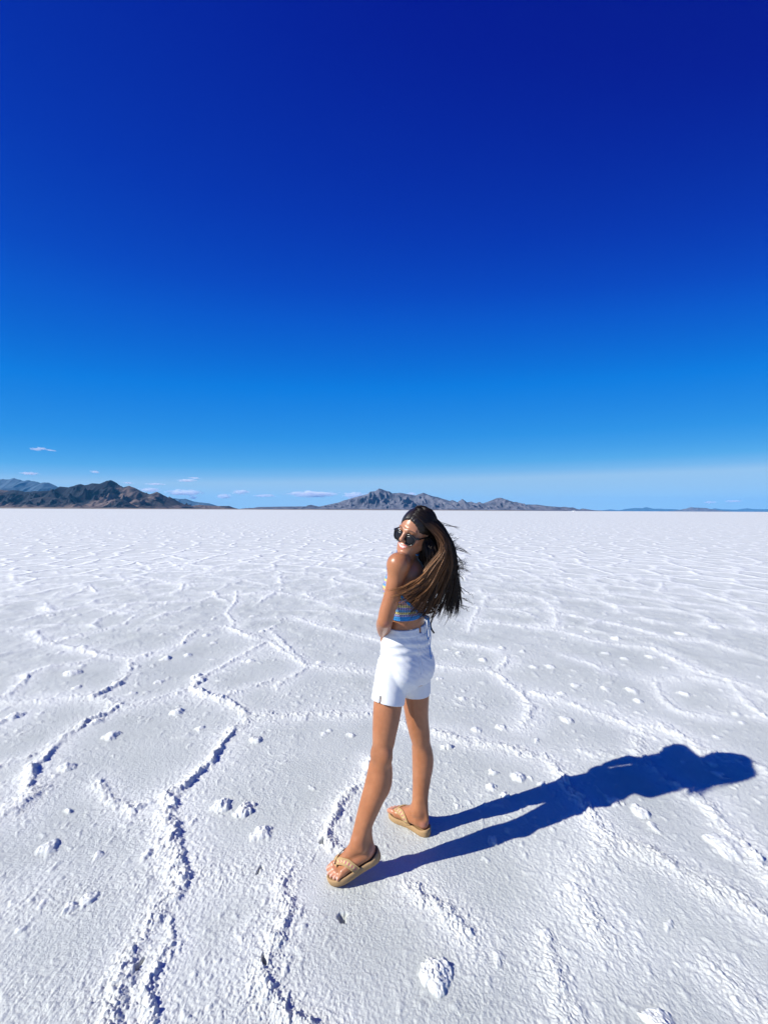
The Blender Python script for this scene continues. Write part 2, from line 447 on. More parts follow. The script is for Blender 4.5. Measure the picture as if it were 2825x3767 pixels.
    K(wad.outputs[0], vo.inputs['Vector'])
    mr = N.new('ShaderNodeMapRange'); mr.interpolation_type = 'SMOOTHSTEP'
    mr.inputs['From Min'].default_value = 0.16; mr.inputs['From Max'].default_value = 0.0
    K(vo.outputs['Distance'], mr.inputs['Value'])
    nb = N.new('ShaderNodeTexNoise'); nb.inputs['Scale'].default_value = 1.5; nb.inputs['Detail'].default_value = 7; nb.inputs['Roughness'].default_value = .62
    K(tc.outputs['Object'], nb.inputs['Vector'])
    mb = N.new('ShaderNodeMapRange'); mb.inputs['From Min'].default_value = .35; mb.inputs['From Max'].default_value = .68
    K(nb.outputs['Fac'], mb.inputs['Value'])
    mx = N.new('ShaderNodeMath'); mx.operation = 'MULTIPLY_ADD'; mx.inputs[2].default_value = 0.0
    K(mr.outputs[0], mx.inputs[0]); K(at2.outputs['Fac'], mx.inputs[1])
    ad = N.new('ShaderNodeMath'); ad.operation = 'MAXIMUM'
    K(at1.outputs['Fac'], ad.inputs[0]); K(mx.outputs[0], ad.inputs[1])
    ad2 = N.new('ShaderNodeMath'); ad2.operation = 'MULTIPLY_ADD'; ad2.inputs[1].default_value = 0.35; ad2.use_clamp = True
    K(mb.outputs[0], ad2.inputs[0]); K(ad.outputs[0], ad2.inputs[2])
    fad = N.new('ShaderNodeMath'); fad.operation = 'MULTIPLY_ADD'; fad.inputs[1].default_value = 0.38; fad.use_clamp = True
    K(at2.outputs['Fac'], fad.inputs[0]); K(ad2.outputs[0], fad.inputs[2])
    dn = N.new('ShaderNodeTexNoise'); dn.inputs['Scale'].default_value = 1.9; dn.inputs['Detail'].default_value = 5; dn.inputs['Roughness'].default_value = .6
    K(tc.outputs['Object'], dn.inputs['Vector'])
    dm = N.new('ShaderNodeMapRange'); dm.inputs['From Min'].default_value = .42; dm.inputs['From Max'].default_value = .68; dm.inputs['To Max'].default_value = .75
    K(dn.outputs['Fac'], dm.inputs['Value'])
    flat = N.new('ShaderNodeMix'); flat.data_type = 'RGBA'
    flat.inputs['A'].default_value = rgb(.480, .500, .470); flat.inputs['B'].default_value = rgb(.410, .428, .395)
    K(dm.outputs[0], flat.inputs['Factor'])
    mixc = N.new('ShaderNodeMix'); mixc.data_type = 'RGBA'
    mixc.inputs['A'].default_value = rgb(.455, .482, .49); mixc.inputs['B'].default_value = rgb(.675, .685, .65)
    K(flat.outputs['Result'], mixc.inputs['A']); K(fad.outputs[0], mixc.inputs['Factor']); K(mixc.outputs['Result'], b.inputs['Base Color'])
    n1 = N.new('ShaderNodeTexNoise'); n1.inputs['Scale'].default_value = 120; n1.inputs['Detail'].default_value = 5; n1.inputs['Roughness'].default_value = .65
    K(tc.outputs['Object'], n1.inputs['Vector'])
    b1 = N.new('ShaderNodeBump'); b1.inputs['Distance'].default_value = 0.0095; b1.inputs['Strength'].default_value = .6
    inv = N.new('ShaderNodeMath'); inv.operation = 'SUBTRACT'; inv.inputs[0].default_value = 1.0
    K(at2.outputs['Fac'], inv.inputs[1])
    sm = N.new('ShaderNodeMath'); sm.operation = 'MULTIPLY'; sm.inputs[1].default_value = .6
    K(inv.outputs[0], sm.inputs[0])
    gm = N.new('ShaderNodeMapRange'); gm.inputs['From Min'].default_value = .3; gm.inputs['From Max'].default_value = .7; gm.inputs['To Min'].default_value = 1.5; gm.inputs['To Max'].default_value = .35
    K(dn.outputs['Fac'], gm.inputs['Value'])
    sm2 = N.new('ShaderNodeMath'); sm2.operation = 'MULTIPLY'
    K(sm.outputs[0], sm2.inputs[0]); K(gm.outputs[0], sm2.inputs[1]); K(sm2.outputs[0], b1.inputs['Strength']); K(n1.outputs['Fac'], b1.inputs['Height'])
    hs = N.new('ShaderNodeMath'); hs.operation = 'MULTIPLY_ADD'; hs.inputs[1].default_value = .6
    K(nb.outputs['Fac'], hs.inputs[0]); K(mr.outputs[0], hs.inputs[2])
    b2 = N.new('ShaderNodeBump'); b2.inputs['Distance'].default_value = 0.026
    K(at2.outputs['Fac'], b2.inputs['Strength']); K(hs.outputs[0], b2.inputs['Height'])
    K(b1.outputs[0], b2.inputs['Normal']); K(b2.outputs[0], b.inputs['Normal'])
    o = mesh_from("ground", v, [q, tri], [m], col={'crust': crust, 'far': far})
    tag(o, "white salt flat crossed by raised crusty ridges, reaching to the horizon", kind='structure')

build_ground()

# ------------------------------------------------------------------ mountains
def prof_pts(z, base, pts):
    out = []
    for a, bb in pts:
        sx = z[0] + a * z[2]
        out.append(((sx - PX) / FOC, max(0.0, (base - bb) * z[2] / FOC)))
    return out

M4, M5, M6 = (0, 1600, .5726), (950, 1700, .5726), (1900, 1750, .5576)

def rock(name, c1, c2, c3, scale, attr=False):
    m, nt, b, N, K = new_mat(name)
    setp(b, Roughness=0.95, Specular_IOR_Level=0.1)
    tc = N.new('ShaderNodeTexCoord')
    n = N.new('ShaderNodeTexNoise'); n.inputs['Scale'].default_value = scale; n.inputs['Detail'].default_value = 9; n.inputs['Roughness'].default_value = .65
    K(tc.outputs['Object'], n.inputs['Vector'])
    cr = N.new('ShaderNodeValToRGB')
    e = cr.color_ramp.elements
    e[0].position = .36; e[0].color = rgb(*c1); e[1].position = .66; e[1].color = rgb(*c2)
    K(n.outputs['Fac'], cr.inputs[0])
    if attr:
        a = N.new('ShaderNodeAttribute'); a.attribute_name = 'cloud_shade'
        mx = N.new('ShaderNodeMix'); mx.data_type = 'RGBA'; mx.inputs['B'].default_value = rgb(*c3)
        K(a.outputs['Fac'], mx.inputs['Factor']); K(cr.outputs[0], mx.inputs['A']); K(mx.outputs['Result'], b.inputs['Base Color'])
    else:
        K(cr.outputs[0], b.inputs['Base Color'])
    return m

def range_mesh(name, Y, prof, depth, mat, label, seed, rough=.5, sub=520, skirt=1.0, dark=None, spur=None):
    """heightfield whose crest line at distance Y follows prof [(tan azimuth, tan elevation)]"""
    prof = np.array(prof)
    n = sub; mrows = 111
    t0, t1 = prof[0, 0], prof[-1, 0]
    u = np.linspace(t0, t1, n)
    crest = np.interp(u, prof[:, 0], prof[:, 1]) * Y
    crest = np.maximum(crest + (crest.max() * .02) * fbm(u * 60 + seed, u * 0 + 3.1, 3, seed) * (crest / max(crest.max(), 1)), 0)
    edge = sstep(0, .02, (u - t0) / (t1 - t0)) * sstep(0, .02, (t1 - u) / (t1 - t0))
    vv = np.linspace(-1, 1, mrows)                 # -1 front foot, 0 crest, 1 back foot
    U, V = np.meshgrid(u, vv, indexing='ij')
    C = np.repeat((crest * edge)[:, None], mrows, 1)
    yy = Y + V * depth
    xx = U * Y + 0 * V
    S = spur or crest.max() * 0.9
    rg = ridged(xx / S + seed, yy / S * .8, 5, seed)
    a = np.abs(V)
    a = np.clip(a + .30 * rough * (0.5 - rg) * np.clip(4 * a * (1 - a), 0, 1), 0, 1)
    shape = (1 - a) ** 1.55 * .82 + .18 * np.clip(1 - a * 1.0, 0, 1)
    H = C * shape
    H *= 1 + rough * .55 * (rg - .55) * np.clip(3.2 * a, 0, 1)
    apron = 0.035 * C.max() * (1 - np.abs(V) ** 2) * np.clip(C / (C.max() * .2), 0, 1) * skirt
    H = np.minimum(np.maximum(H, apron), np.maximum(C, 0.5)) - 1.0 * (np.abs(V) > .995)
    vtx = np.stack([xx, yy, H], -1).reshape(-1, 3)
    i = np.arange(n - 1)[:, None] * mrows; j = np.arange(mrows - 1)[None, :]
    q = np.stack([i + j, i + mrows + j, i + mrows + j + 1, i + j + 1], -1).reshape(-1, 4)
    col = {}
    if dark is not None:  # cloud shadow painted into the rock colour as a dark mask
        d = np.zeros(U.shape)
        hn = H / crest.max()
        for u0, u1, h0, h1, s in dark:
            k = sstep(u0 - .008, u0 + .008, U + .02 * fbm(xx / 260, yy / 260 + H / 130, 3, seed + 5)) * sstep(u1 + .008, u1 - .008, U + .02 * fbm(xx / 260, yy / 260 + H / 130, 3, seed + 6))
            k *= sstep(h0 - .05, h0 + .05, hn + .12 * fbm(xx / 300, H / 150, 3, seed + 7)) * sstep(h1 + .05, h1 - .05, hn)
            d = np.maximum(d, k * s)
        col['cloud_shade'] = d.ravel()
    o = mesh_from(name, vtx, q, [mat], col=col or None)
    tag(o, label, kind='structure')
    return o

rk_left = rock("brown_rock_cloud_shade", (.065, .050, .052), (.20, .145, .125), (.007, .013, .026), .012, True)  # third colour is the rock darkened by painted cloud shadow
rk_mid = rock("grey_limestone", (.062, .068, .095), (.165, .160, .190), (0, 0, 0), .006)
rk_far = rock("far_rock", (.04, .062, .095), (.08, .115, .16), (0, 0, 0), .002)  # blue of the distant air is mixed into the rock colour
rk_shore = rock("dry_shore", (.16, .12, .09), (.26, .21, .16), (0, 0, 0), .004)

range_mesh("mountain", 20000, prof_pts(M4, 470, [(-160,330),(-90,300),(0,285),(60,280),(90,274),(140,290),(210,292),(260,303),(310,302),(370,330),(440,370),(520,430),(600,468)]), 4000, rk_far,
           "pale blue far range behind the dark mountain at the left edge", 11, .5)
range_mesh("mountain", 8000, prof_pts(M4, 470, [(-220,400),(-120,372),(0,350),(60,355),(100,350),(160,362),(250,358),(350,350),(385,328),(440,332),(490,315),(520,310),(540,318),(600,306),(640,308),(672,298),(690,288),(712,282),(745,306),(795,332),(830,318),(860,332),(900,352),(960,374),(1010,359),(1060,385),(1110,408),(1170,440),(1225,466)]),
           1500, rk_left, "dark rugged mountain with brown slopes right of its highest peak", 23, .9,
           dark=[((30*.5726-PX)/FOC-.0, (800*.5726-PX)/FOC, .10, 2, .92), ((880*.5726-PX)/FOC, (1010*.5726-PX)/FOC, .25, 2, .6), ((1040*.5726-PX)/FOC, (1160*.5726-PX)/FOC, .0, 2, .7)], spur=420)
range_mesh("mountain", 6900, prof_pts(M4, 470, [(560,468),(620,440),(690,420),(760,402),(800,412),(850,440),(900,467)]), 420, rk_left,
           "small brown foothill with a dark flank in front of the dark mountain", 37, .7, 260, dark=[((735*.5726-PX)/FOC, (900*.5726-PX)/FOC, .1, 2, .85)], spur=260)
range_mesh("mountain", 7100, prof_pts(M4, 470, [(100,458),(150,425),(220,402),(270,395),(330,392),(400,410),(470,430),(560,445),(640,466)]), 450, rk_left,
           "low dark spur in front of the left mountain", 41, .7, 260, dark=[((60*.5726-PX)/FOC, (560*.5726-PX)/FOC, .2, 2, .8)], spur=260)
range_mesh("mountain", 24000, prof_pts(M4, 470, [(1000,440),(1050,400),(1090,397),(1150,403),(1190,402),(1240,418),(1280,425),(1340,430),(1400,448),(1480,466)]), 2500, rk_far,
           "blue distant ridge to the right of the dark mountain", 43, .4, 300)
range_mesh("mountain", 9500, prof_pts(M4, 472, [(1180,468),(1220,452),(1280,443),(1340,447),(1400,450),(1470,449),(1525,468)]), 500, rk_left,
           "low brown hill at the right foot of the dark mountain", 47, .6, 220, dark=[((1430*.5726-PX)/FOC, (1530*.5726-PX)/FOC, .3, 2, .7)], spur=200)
cen = prof_pts(M5, 308, [(-60,302),(0,291),(100,289),(200,287),(310,286),(335,275),(360,280),(390,287),(440,276),(510,262),(545,248),(600,232),(660,215),(700,207),(720,190),(750,185),(775,169),(810,180),(840,186),(860,200),(910,195),(950,202),(1010,212),(1060,195),(1110,213),(1150,222),(1190,235),(1230,246),(1245,240),(1280,255),(1310,233),(1340,255),(1370,250),(1395,262),(1420,252),(1440,262),(1490,245),(1525,230),(1560,224),(1600,240),(1640,252)]) \
    + prof_pts(M6, 236, [(0,178),(40,195),(130,194),(200,204),(290,210),(320,208),(370,218),(430,233),(450,236)])
range_mesh("mountain", 13000, cen, 2300, rk_mid, "grey craggy mountain range with several peaks behind the woman's head", 53, 1.0, 1100, spur=560)
range_mesh("mountain", 22000, prof_pts(M6, 239, [(1060,238),(1090,232),(1150,210),(1180,213),(1250,215),(1290,225),(1340,234),(1370,238)]), 1500, rk_mid,
           "small flat topped hill far out on the right horizon", 59, .5, 220, spur=400)
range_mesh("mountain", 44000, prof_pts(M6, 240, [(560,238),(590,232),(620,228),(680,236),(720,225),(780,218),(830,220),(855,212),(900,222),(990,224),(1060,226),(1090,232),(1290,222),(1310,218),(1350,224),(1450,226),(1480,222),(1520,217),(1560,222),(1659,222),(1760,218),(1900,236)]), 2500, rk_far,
           "faint pale blue hills along the right horizon", 61, .4, 500)

def build_shore():
    n = 400
    u = np.linspace(-1.35, 0.48, n)
    nz = 1 + .35 * fbm(u * 9, u * 0, 4, 77)
    fade = sstep(.48, .25, u)
    hs = (13 * nz + 14 * sstep(-.5, -1.0, u)) * fade + .3
    rows = [(5900, -.4), (6000, .35), (6250, .8), (6800, 1.0), (8200, 1.2)]
    v = np.concatenate([np.stack([u * d, np.full(n, d) + 60 * fbm(u * 14, u * 0 + d, 3, 5), np.maximum(hs * k, -.6)], 1) for d, k in rows])
    q = []
    for a in range(len(rows) - 1):
        i = np.arange(n - 1) + a * n
        q.append(np.stack([i, i + 1, i + n + 1, i + n], 1))
    o = mesh_from("shore", v, np.concatenate(q), [rk_shore])
    tag(o, "thin brown strip of dry shore between the salt and the mountains", kind='structure')
build_shore()

# ------------------------------------------------------------------ the air and the clouds
def box_mesh(lo, hi):
    v = [(x, y, z) for x in (lo[0], hi[0]) for y in (lo[1], hi[1]) for z in (lo[2], hi[2])]
    f = [(0, 1, 3, 2), (4, 6, 7, 5), (0, 4, 5, 1), (2, 3, 7, 6), (0, 2, 6, 4), (1, 5, 7, 3)]
    return np.array(v, float), np.array(f)

hm, nt, b, N, K = new_mat("air_haze")
N.remove(b)
pv = N.new('ShaderNodeVolumePrincipled')
pv.inputs['Color'].default_value = rgb(.12, .53, 1.0)
pv.inputs['Density'].default_value = 0.9e-5
pv.inputs['Anisotropy'].default_value = 0.0
K(pv.outputs[0], N['Material Output'].inputs['Volume'])
bv, bf = box_mesh((-60000, -50000, -1.6), (60000, 50000, 1700))
tag(mesh_from("haze", bv, bf, [hm], smooth=False), "thin blue haze over the whole salt flat", kind='stuff')

def cloud_mat(seed):
    m, nt, b, N, K = new_mat("cloud_vapour")
    N.remove(b)
    p = N.new('ShaderNodeVolumePrincipled')
    p.inputs['Color'].default_value = rgb(.98, .98, 1.0)
    tc = N.new('ShaderNodeTexCoord')
    gr = N.new('ShaderNodeTexGradient'); gr.gradient_type = 'SPHERICAL'
    K(tc.outputs['Object'], gr.inputs['Vector'])
    mp = N.new('ShaderNodeMapping'); mp.inputs['Scale'].default_value = (2.2, 1.2, 1.1); mp.inputs['Location'].default_value = (seed * 3.7, seed, seed * 1.3)
    K(tc.outputs['Object'], mp.inputs['Vector'])
    n = N.new('ShaderNodeTexNoise'); n.inputs['Scale'].default_value = 1.6; n.inputs['Detail'].default_value = 4
    K(mp.outputs[0], n.inputs['Vector'])
    a = N.new('ShaderNodeMath'); a.operation = 'MULTIPLY_ADD'; a.inputs[1].default_value = 1.1
    K(gr.outputs['Fac'], a.inputs[0])
    s = N.new('ShaderNodeMath'); s.operation = 'MULTIPLY_ADD'; s.inputs[1].default_value = 2.2; s.inputs[2].default_value = -1.35
    K(n.outputs['Fac'], s.inputs[0]); K(s.outputs[0], a.inputs[2])
    c = N.new('ShaderNodeMath'); c.operation = 'MULTIPLY'; c.use_clamp = True; c.inputs[1].default_value = 1.6
    K(a.outputs[0], c.inputs[0])
    d = N.new('ShaderNodeMath'); d.operation = 'MULTIPLY'; d.inputs[1].default_value = 1.9e-3
    K(c.outputs[0], d.inputs[0]); K(d.outputs[0], p.inputs['Density'])
    K(p.outputs[0], N['Material Output'].inputs['Volume'])
    return m

CLOUDS = [  # zoom, x, y, width, height, label
 (M4, 232, 92, 46, 18, "left one of two tiny high cloud puffs, highest at the far left"),
 (M4, 268, 87, 44, 16, "right one of two touching tiny cloud puffs high at the far left"),
 (M4, 326, 98, 36, 11, "tiny cloud wisp just right of the two highest puffs"),
 (M4, 190, 247, 110, 18, "flat white cloud above the pale blue range at the left edge"),
 (M4, 610, 237, 34, 18, "single round cloud puff above the dark mountain's peak"),
 (M4, 825, 308, 60, 10, "faint flat wisp over the brown shoulder of the dark mountain"),
 (M4, 1000, 315, 140, 11, "long thin white streak of cloud right of the dark mountain's shoulder"),
 (M4, 1198, 292, 145, 17, "lens shaped white cloud high between the dark and the grey mountains"),
 (M4, 1250, 276, 85, 9, "thin streak of cloud directly above the lens shaped cloud"),
 (M4, 962, 354, 150, 30, "white cloud bank resting on the dark mountain's right slope"),
 (M4, 1180, 370, 260, 38, "broad soft cloud above the blue distant ridge"),
 (M4, 1240, 401, 52, 24, "small bright puff sitting on the blue distant ridge"),
 (M4, 1440, 394, 110, 32, "bright rounded cloud low between the two mountains"),
 (M4, 1545, 366, 120, 30, "pale soft cloud left of the grey mountain range's low apron"),
 (M5, 350, 206, 370, 40, "long bright cloud bank left of the grey mountain range"),
 (M5, 40, 216, 160, 18, "flat pale cloud left of the long bright bank"),
 (M5, 620, 216, 190, 44, "pale cloud rising behind the left slope of the grey range"),
 (M5, 985, 205, 70, 24, "white cloud peeping over the saddle of the grey range"),
 (M6, 1275, 175, 60, 16, "faint cloud above the flat topped hill on the right"),
 (M6, 1430, 168, 105, 16, "faint cloud wisp highest near the right edge"),
]
def ico(n=2):
    import bmesh
    bm = bmesh.new(); bmesh.ops.create_icosphere(bm, subdivisions=n, radius=1.0)
    v = np.array([p.co[:] for p in bm.verts]); f = np.array([[q.index for q in t.verts] for t in bm.faces])
    bm.free()
    return v, f
IV, IF = ico(3)
for k, (z, a, bb, w, hgt, lab) in enumerate(CLOUDS):
    YC = 76000.0
    c = at(z[0] + a * z[2], z[1] + bb * z[2], YC)
    sx = w * z[2] / FOC * YC / 2 * 1.1; sz = hgt * z[2] / FOC * YC / 2 * 1.25
    vv = IV * (1 + .10 * noise2(IV[:, 0] * 3 + k, IV[:, 2] * 3 + IV[:, 1], k)[:, None])
    o = mesh_from("cloud", vv, IF, [cloud_mat(k + 1)])
    o.location = c
    o.scale = (sx, max(sx * .5, 1500), sz)
    tag(o, lab, "cloud", "small clouds low over the horizon")

# ------------------------------------------------------------------ van far out on the salt
def simple_mat(name, c, rough=.5, metal=0, spec=.5):
    m, nt, b, N, K = new_mat(name)
    setp(b, Base_Color=rgb(*c), Roughness=rough, Metallic=metal, Specular_IOR_Level=spec)
    n = N.new('ShaderNodeTexNoise'); n.inputs['Scale'].default_value = 40
    tc = N.new('ShaderNodeTexCoord'); K(tc.outputs['Object'], n.inputs['Vector'])
    bp = N.new('ShaderNodeBump'); bp.inputs['Strength'].default_value = .08; bp.inputs['Distance'].default_value = .002
    K(n.outputs['Fac'], bp.inputs['Height']); K(bp.outputs[0], b.inputs['Normal'])
    return m

def prism(pts, x0, x1):
    """side outline pts (y,z) swept along x"""
    n = len(pts)
    v = [(x0, y, z) for y, z in pts] + [(x1, y, z) for y, z in pts]
    q = np.array([(i, (i + 1) % n, n + (i + 1) % n, n + i) for i in range(n)])
    return np.array(v, float), q, np.array([list(range(n))[::-1]]), np.array([[n + i for i in range(n)]])

def disc_tube(cx, cy, cz, r, w, n=16):
    v = []
    for s in (-w / 2, w / 2):
        for k in range(n):
            t = 2 * math.pi * k / n
            v.append((cx + s, cy + r * math.cos(t), cz + r * math.sin(t)))
    q = np.array([(i, (i + 1) % n, n + (i + 1) % n, n + i) for i in range(n)])
    return np.array(v), [q, np.array([list(range(n))[::-1]]), np.array([[n + i for i in range(n)]])]

def build_van():
    g = on_ground(1900 + 374 * .5576, 1750 + 240.2 * .5576)
    d = 640.0
    t = ray(1900 + 374 * .5576, 1884); x = d * t.x / t.y
    root = empty("van", (x, d, 0))
    root.rotation_euler = (0, 0, R(72))
    tag(root, "white van parked far out on the salt near the horizon", "van")
    wm = simple_mat("white_van_paint", (.75, .75, .76), .35); gm = simple_mat("van_glass", (.03, .035, .045), .1); tm = simple_mat("van_rubber", (.03, .03, .03), .8)
    out = [(-2.6, .45), (-2.62, 2.2), (-2.45, 2.4), (1.2, 2.42), (1.5, 2.3), (2.1, 1.5), (2.75, 1.3), (2.85, .9), (2.8, .45)]
    v, q, a, c = prism(out, -.95, .95)
    mesh_from("body", v, [q, a, c], [wm], root, False)
    for s in (-1, 1):
        for y0, y1 in ((-2.2, -.9), (-.7, .55), (.8, 1.75)):
            zt = 2.05; yb = y1 + (.18 if y1 > 1.5 else 0)
            v, q, a, c = prism([(y0, 1.45), (y0, zt), (y1 - (.2 if y1 > 1.5 else 0), zt), (yb, 1.45)], s * .953, s * .965)
            mesh_from("window", v, [q, a, c], [gm], root, False)
    v, q, a, c = prism([(1.56, 2.2), (2.06, 1.55), (2.08, 1.56), (1.58, 2.21)], -.8, .8)
    mesh_from("windscreen", v, [q, a, c], [gm], root, False)
    for s in (-1, 1):
        for y in (-1.7, 1.85):
            v, f = disc_tube(s * .86, y, .36, .36, .24)
            mesh_from("wheel", v, f, [tm], root)
build_van()

# ------------------------------------------------------------------ the woman
# volumes: signed distance on a grid, smooth unions, then a surface-nets mesh
class Vol:
    def __init__(self, lo, hi, h):
        self.lo = np.array(lo, float); self.h = h
        self.n = np.ceil((np.array(hi) - self.lo) / h).astype(int) + 1
        self.a = np.full(self.n, 0.06, np.float32)
    def _sl(self, lo, hi):
        i0 = np.clip(np.floor((np.array(lo) - self.lo) / self.h).astype(int), 0, self.n)
        i1 = np.clip(np.ceil((np.array(hi) - self.lo) / self.h).astype(int) + 1, 0, self.n)
        return i0, i1
    def grid(self, i0, i1):
        ax = [(self.lo[k] + self.h * np.arange(i0[k], i1[k])).astype(np.float32) for k in range(3)]
        return ax[0][:, None, None], ax[1][None, :, None], ax[2][None, None, :]
    def add(self, fn, lo, hi, k=.01, op='u'):
        mg = .03 + k
        i0, i1 = self._sl(np.array(lo) - mg, np.array(hi) + mg)
        if np.any(i1 <= i0):
            return
        sl = tuple(slice(p, q) for p, q in zip(i0, i1))
        d = np.minimum(fn(*self.grid(i0, i1)), .06).astype(np.float32)
        a = self.a[sl]
        if op == 'u':
            hh = np.maximum(k - np.abs(a - d), 0) / max(k, 1e-6)
            self.a[sl] = np.minimum(a, d) - hh * hh * k * .25
        else:
            d = -d
            hh = np.maximum(k - np.abs(a - d), 0) / max(k, 1e-6)
            self.a[sl] = np.maximum(a, d) + hh * hh * k * .25
    def cap(self, p, q, r0, r1, k=.01, op='u'):
        p = np.array(p, float); q = np.array(q, float); ab = q - p; L2 = ab @ ab + 1e-12
        def fn(X, Y, Z):
            t = np.clip(((X - p[0]) * ab[0] + (Y - p[1]) * ab[1] + (Z - p[2]) * ab[2]) / L2, 0, 1)
            return np.sqrt((X - p[0] - t * ab[0]) ** 2 + (Y - p[1] - t * ab[1]) ** 2 + (Z - p[2] - t * ab[2]) ** 2) - (r0 + (r1 - r0) * t)
        rm = max(r0, r1)
        self.add(fn, np.minimum(p, q) - rm, np.maximum(p, q) + rm, k, op)
    def chain(self, pts, rad, k=.02):
        """a smooth tapering limb through pts"""
        P, Q = spline(pts, 6), spline([(r, 0, 0) for r in rad], 6)[:, 0]
        for a, b, r0, r1 in zip(P[:-1], P[1:], Q[:-1], Q[1:]):
            self.cap(a, b, r0, r1, .004)
    def ell(self, c, rad, ax=None, k=.01, op='u'):
        c = np.array(c, float); rad = np.array(rad, float)
        A = np.eye(3) if ax is None else np.array(ax, float)
        def fn(X, Y, Z):
            k0 = 0; k1 = 0
            for i in range(3):
                q = (X - c[0]) * A[i, 0] + (Y - c[1]) * A[i, 1] + (Z - c[2]) * A[i, 2]
                k0 = k0 + (q / rad[i]) ** 2; k1 = k1 + (q / rad[i] ** 2) ** 2
            k0 = np.sqrt(k0); k1 = np.sqrt(k1)
            return np.where(k1 < 1e-6, -rad.min(), k0 * (k0 - 1) / np.maximum(k1, 1e-6))
        rm = rad.max()
        self.add(fn, c - rm, c + rm, k, op)
    def sample(self, P):
        g = (np.asarray(P) - self.lo) / self.h
        g = np.clip(g, 0, self.n - 1.001)
        i = np.floor(g).astype(int); f = g - i
        i = np.minimum(i, self.n - 2)
        r = 0
        for dx in (0, 1):
            for dy in (0, 1):
                for dz in (0, 1):
                    w = (f[:, 0] if dx else 1 - f[:, 0]) * (f[:, 1] if dy else 1 - f[:, 1]) * (f[:, 2] if dz else 1 - f[:, 2])
                    r = r + w * self.a[i[:, 0] + dx, i[:, 1] + dy, i[:, 2] + dz]
        return r
    def grad(self, P):
        e = self.h; P = np.asarray(P, float); g = np.zeros_like(P)
        for k in range(3):
            d = np.zeros(3); d[k] = e
            g[:, k] = self.sample(P + d) - self.sample(P - d)
        return g / np.maximum(np.linalg.norm(g, axis=1, keepdims=True), 1e-9)
    def push(self, P, dist):
        """move points that lie inside (or nearer than dist) out to dist"""
        P = np.array(P, float)
        for _ in range(4):
            d = self.sample(P)
            m = d < dist
            if not m.any(): break
            P[m] += self.grad(P[m]) * (dist - d[m])[:, None]
        return P
    def mesh(self, smooth=1):
        a = self.a; s = a < 0
        nx, ny, nz = a.shape
        cnt = np.zeros((nx - 1, ny - 1, nz - 1), np.int8)
        for dx in (0, 1):
            for dy in (0, 1):
                for dz in (0, 1):
                    cnt += s[dx:nx - 1 + dx, dy:ny - 1 + dy, dz:nz - 1 + dz]
        ci = np.argwhere((cnt > 0) & (cnt < 8))
        idx = np.full(cnt.shape, -1, np.int32)
        idx[ci[:, 0], ci[:, 1], ci[:, 2]] = np.arange(len(ci))
        cor = [(dx, dy, dz) for dx in (0, 1) for dy in (0, 1) for dz in (0, 1)]
        val = {c: a[ci[:, 0] + c[0], ci[:, 1] + c[1], ci[:, 2] + c[2]] for c in cor}
        pos = np.zeros((len(ci), 3)); num = np.zeros(len(ci))
        for c in cor:
            for k in range(3):
                if c[k] == 0:
                    d = list(c); d[k] = 1; d = tuple(d)
                    v0, v1 = val[c], val[d]
                    m = (v0 < 0) != (v1 < 0)
                    t = v0[m] / (v0[m] - v1[m])
                    p = np.tile(np.array(c, float), (m.sum(), 1)); p[:, k] += t
                    pos[m] += p; num[m] += 1
        V = self.lo + self.h * (ci + pos / num[:, None])
        F = []
        for k in range(3):
            b, c = [(1, 2), (2, 0), (0, 1)][k]
            sl0 = [slice(1, -1)] * 3; sl1 = [slice(1, -1)] * 3
            sl0[k] = slice(0, -1); sl1[k] = slice(1, None)
            e = np.argwhere(s[tuple(sl0)] != s[tuple(sl1)])
            off = np.array([1, 1, 1]); off[k] = 0
            e = e + off
            ins = s[e[:, 0], e[:, 1], e[:, 2]]
            db = np.zeros(3, int); db[b] = 1
            dc = np.zeros(3, int); dc[c] = 1
            q = [e - db - dc, e - dc, e, e - db]
            q = np.stack([idx[t[:, 0], t[:, 1], t[:, 2]] for t in q], 1)
            q[~ins] = q[~ins][:, ::-1]
            F.append(q)
        F = np.concatenate(F); F = F[(F >= 0).all(1)]
        for it in range(smooth * 2):
            acc = np.zeros_like(V); n = np.zeros(len(V))
            for i in range(4):
                p, q = F[:, i], F[:, (i + 1) % 4]
                for d in range(3):
                    acc[:, d] += np.bincount(p, V[q, d], len(V)) + np.bincount(q, V[p, d], len(V))
                n += np.bincount(p, minlength=len(V)) + np.bincount(q, minlength=len(V))
            lam = .5 if it % 2 == 0 else -.52
            V = V + lam * (acc / np.maximum(n, 1)[:, None] - V)
        return V, F

def spline(pts, n):
    P = np.array(pts, float)
    P = np.concatenate([[2 * P[0] - P[1]], P, [2 * P[-1] - P[-2]]])
    out = []
    for i in range(1, len(P) - 2):
        t = np.linspace(0, 1, n, endpoint=False)[:, None]
        p0, p1, p2, p3 = P[i - 1:i + 3]
        out.append(.5 * (2 * p1 + (p2 - p0) * t + (2 * p0 - 5 * p1 + 4 * p2 - p3) * t ** 2 + (3 * p1 - p0 - 3 * p2 + p3) * t ** 3))
    out.append(P[-2][None])
    return np.concatenate(out)

def nrm(v):
    v = np.array(v, float)
    return v / np.linalg.norm(v)

BASE = np.array([0.04, 1.80, 0.0])
person = empty("person", BASE)
tag(person, "long haired woman in white shorts and crochet top, walking away and looking back", "woman")

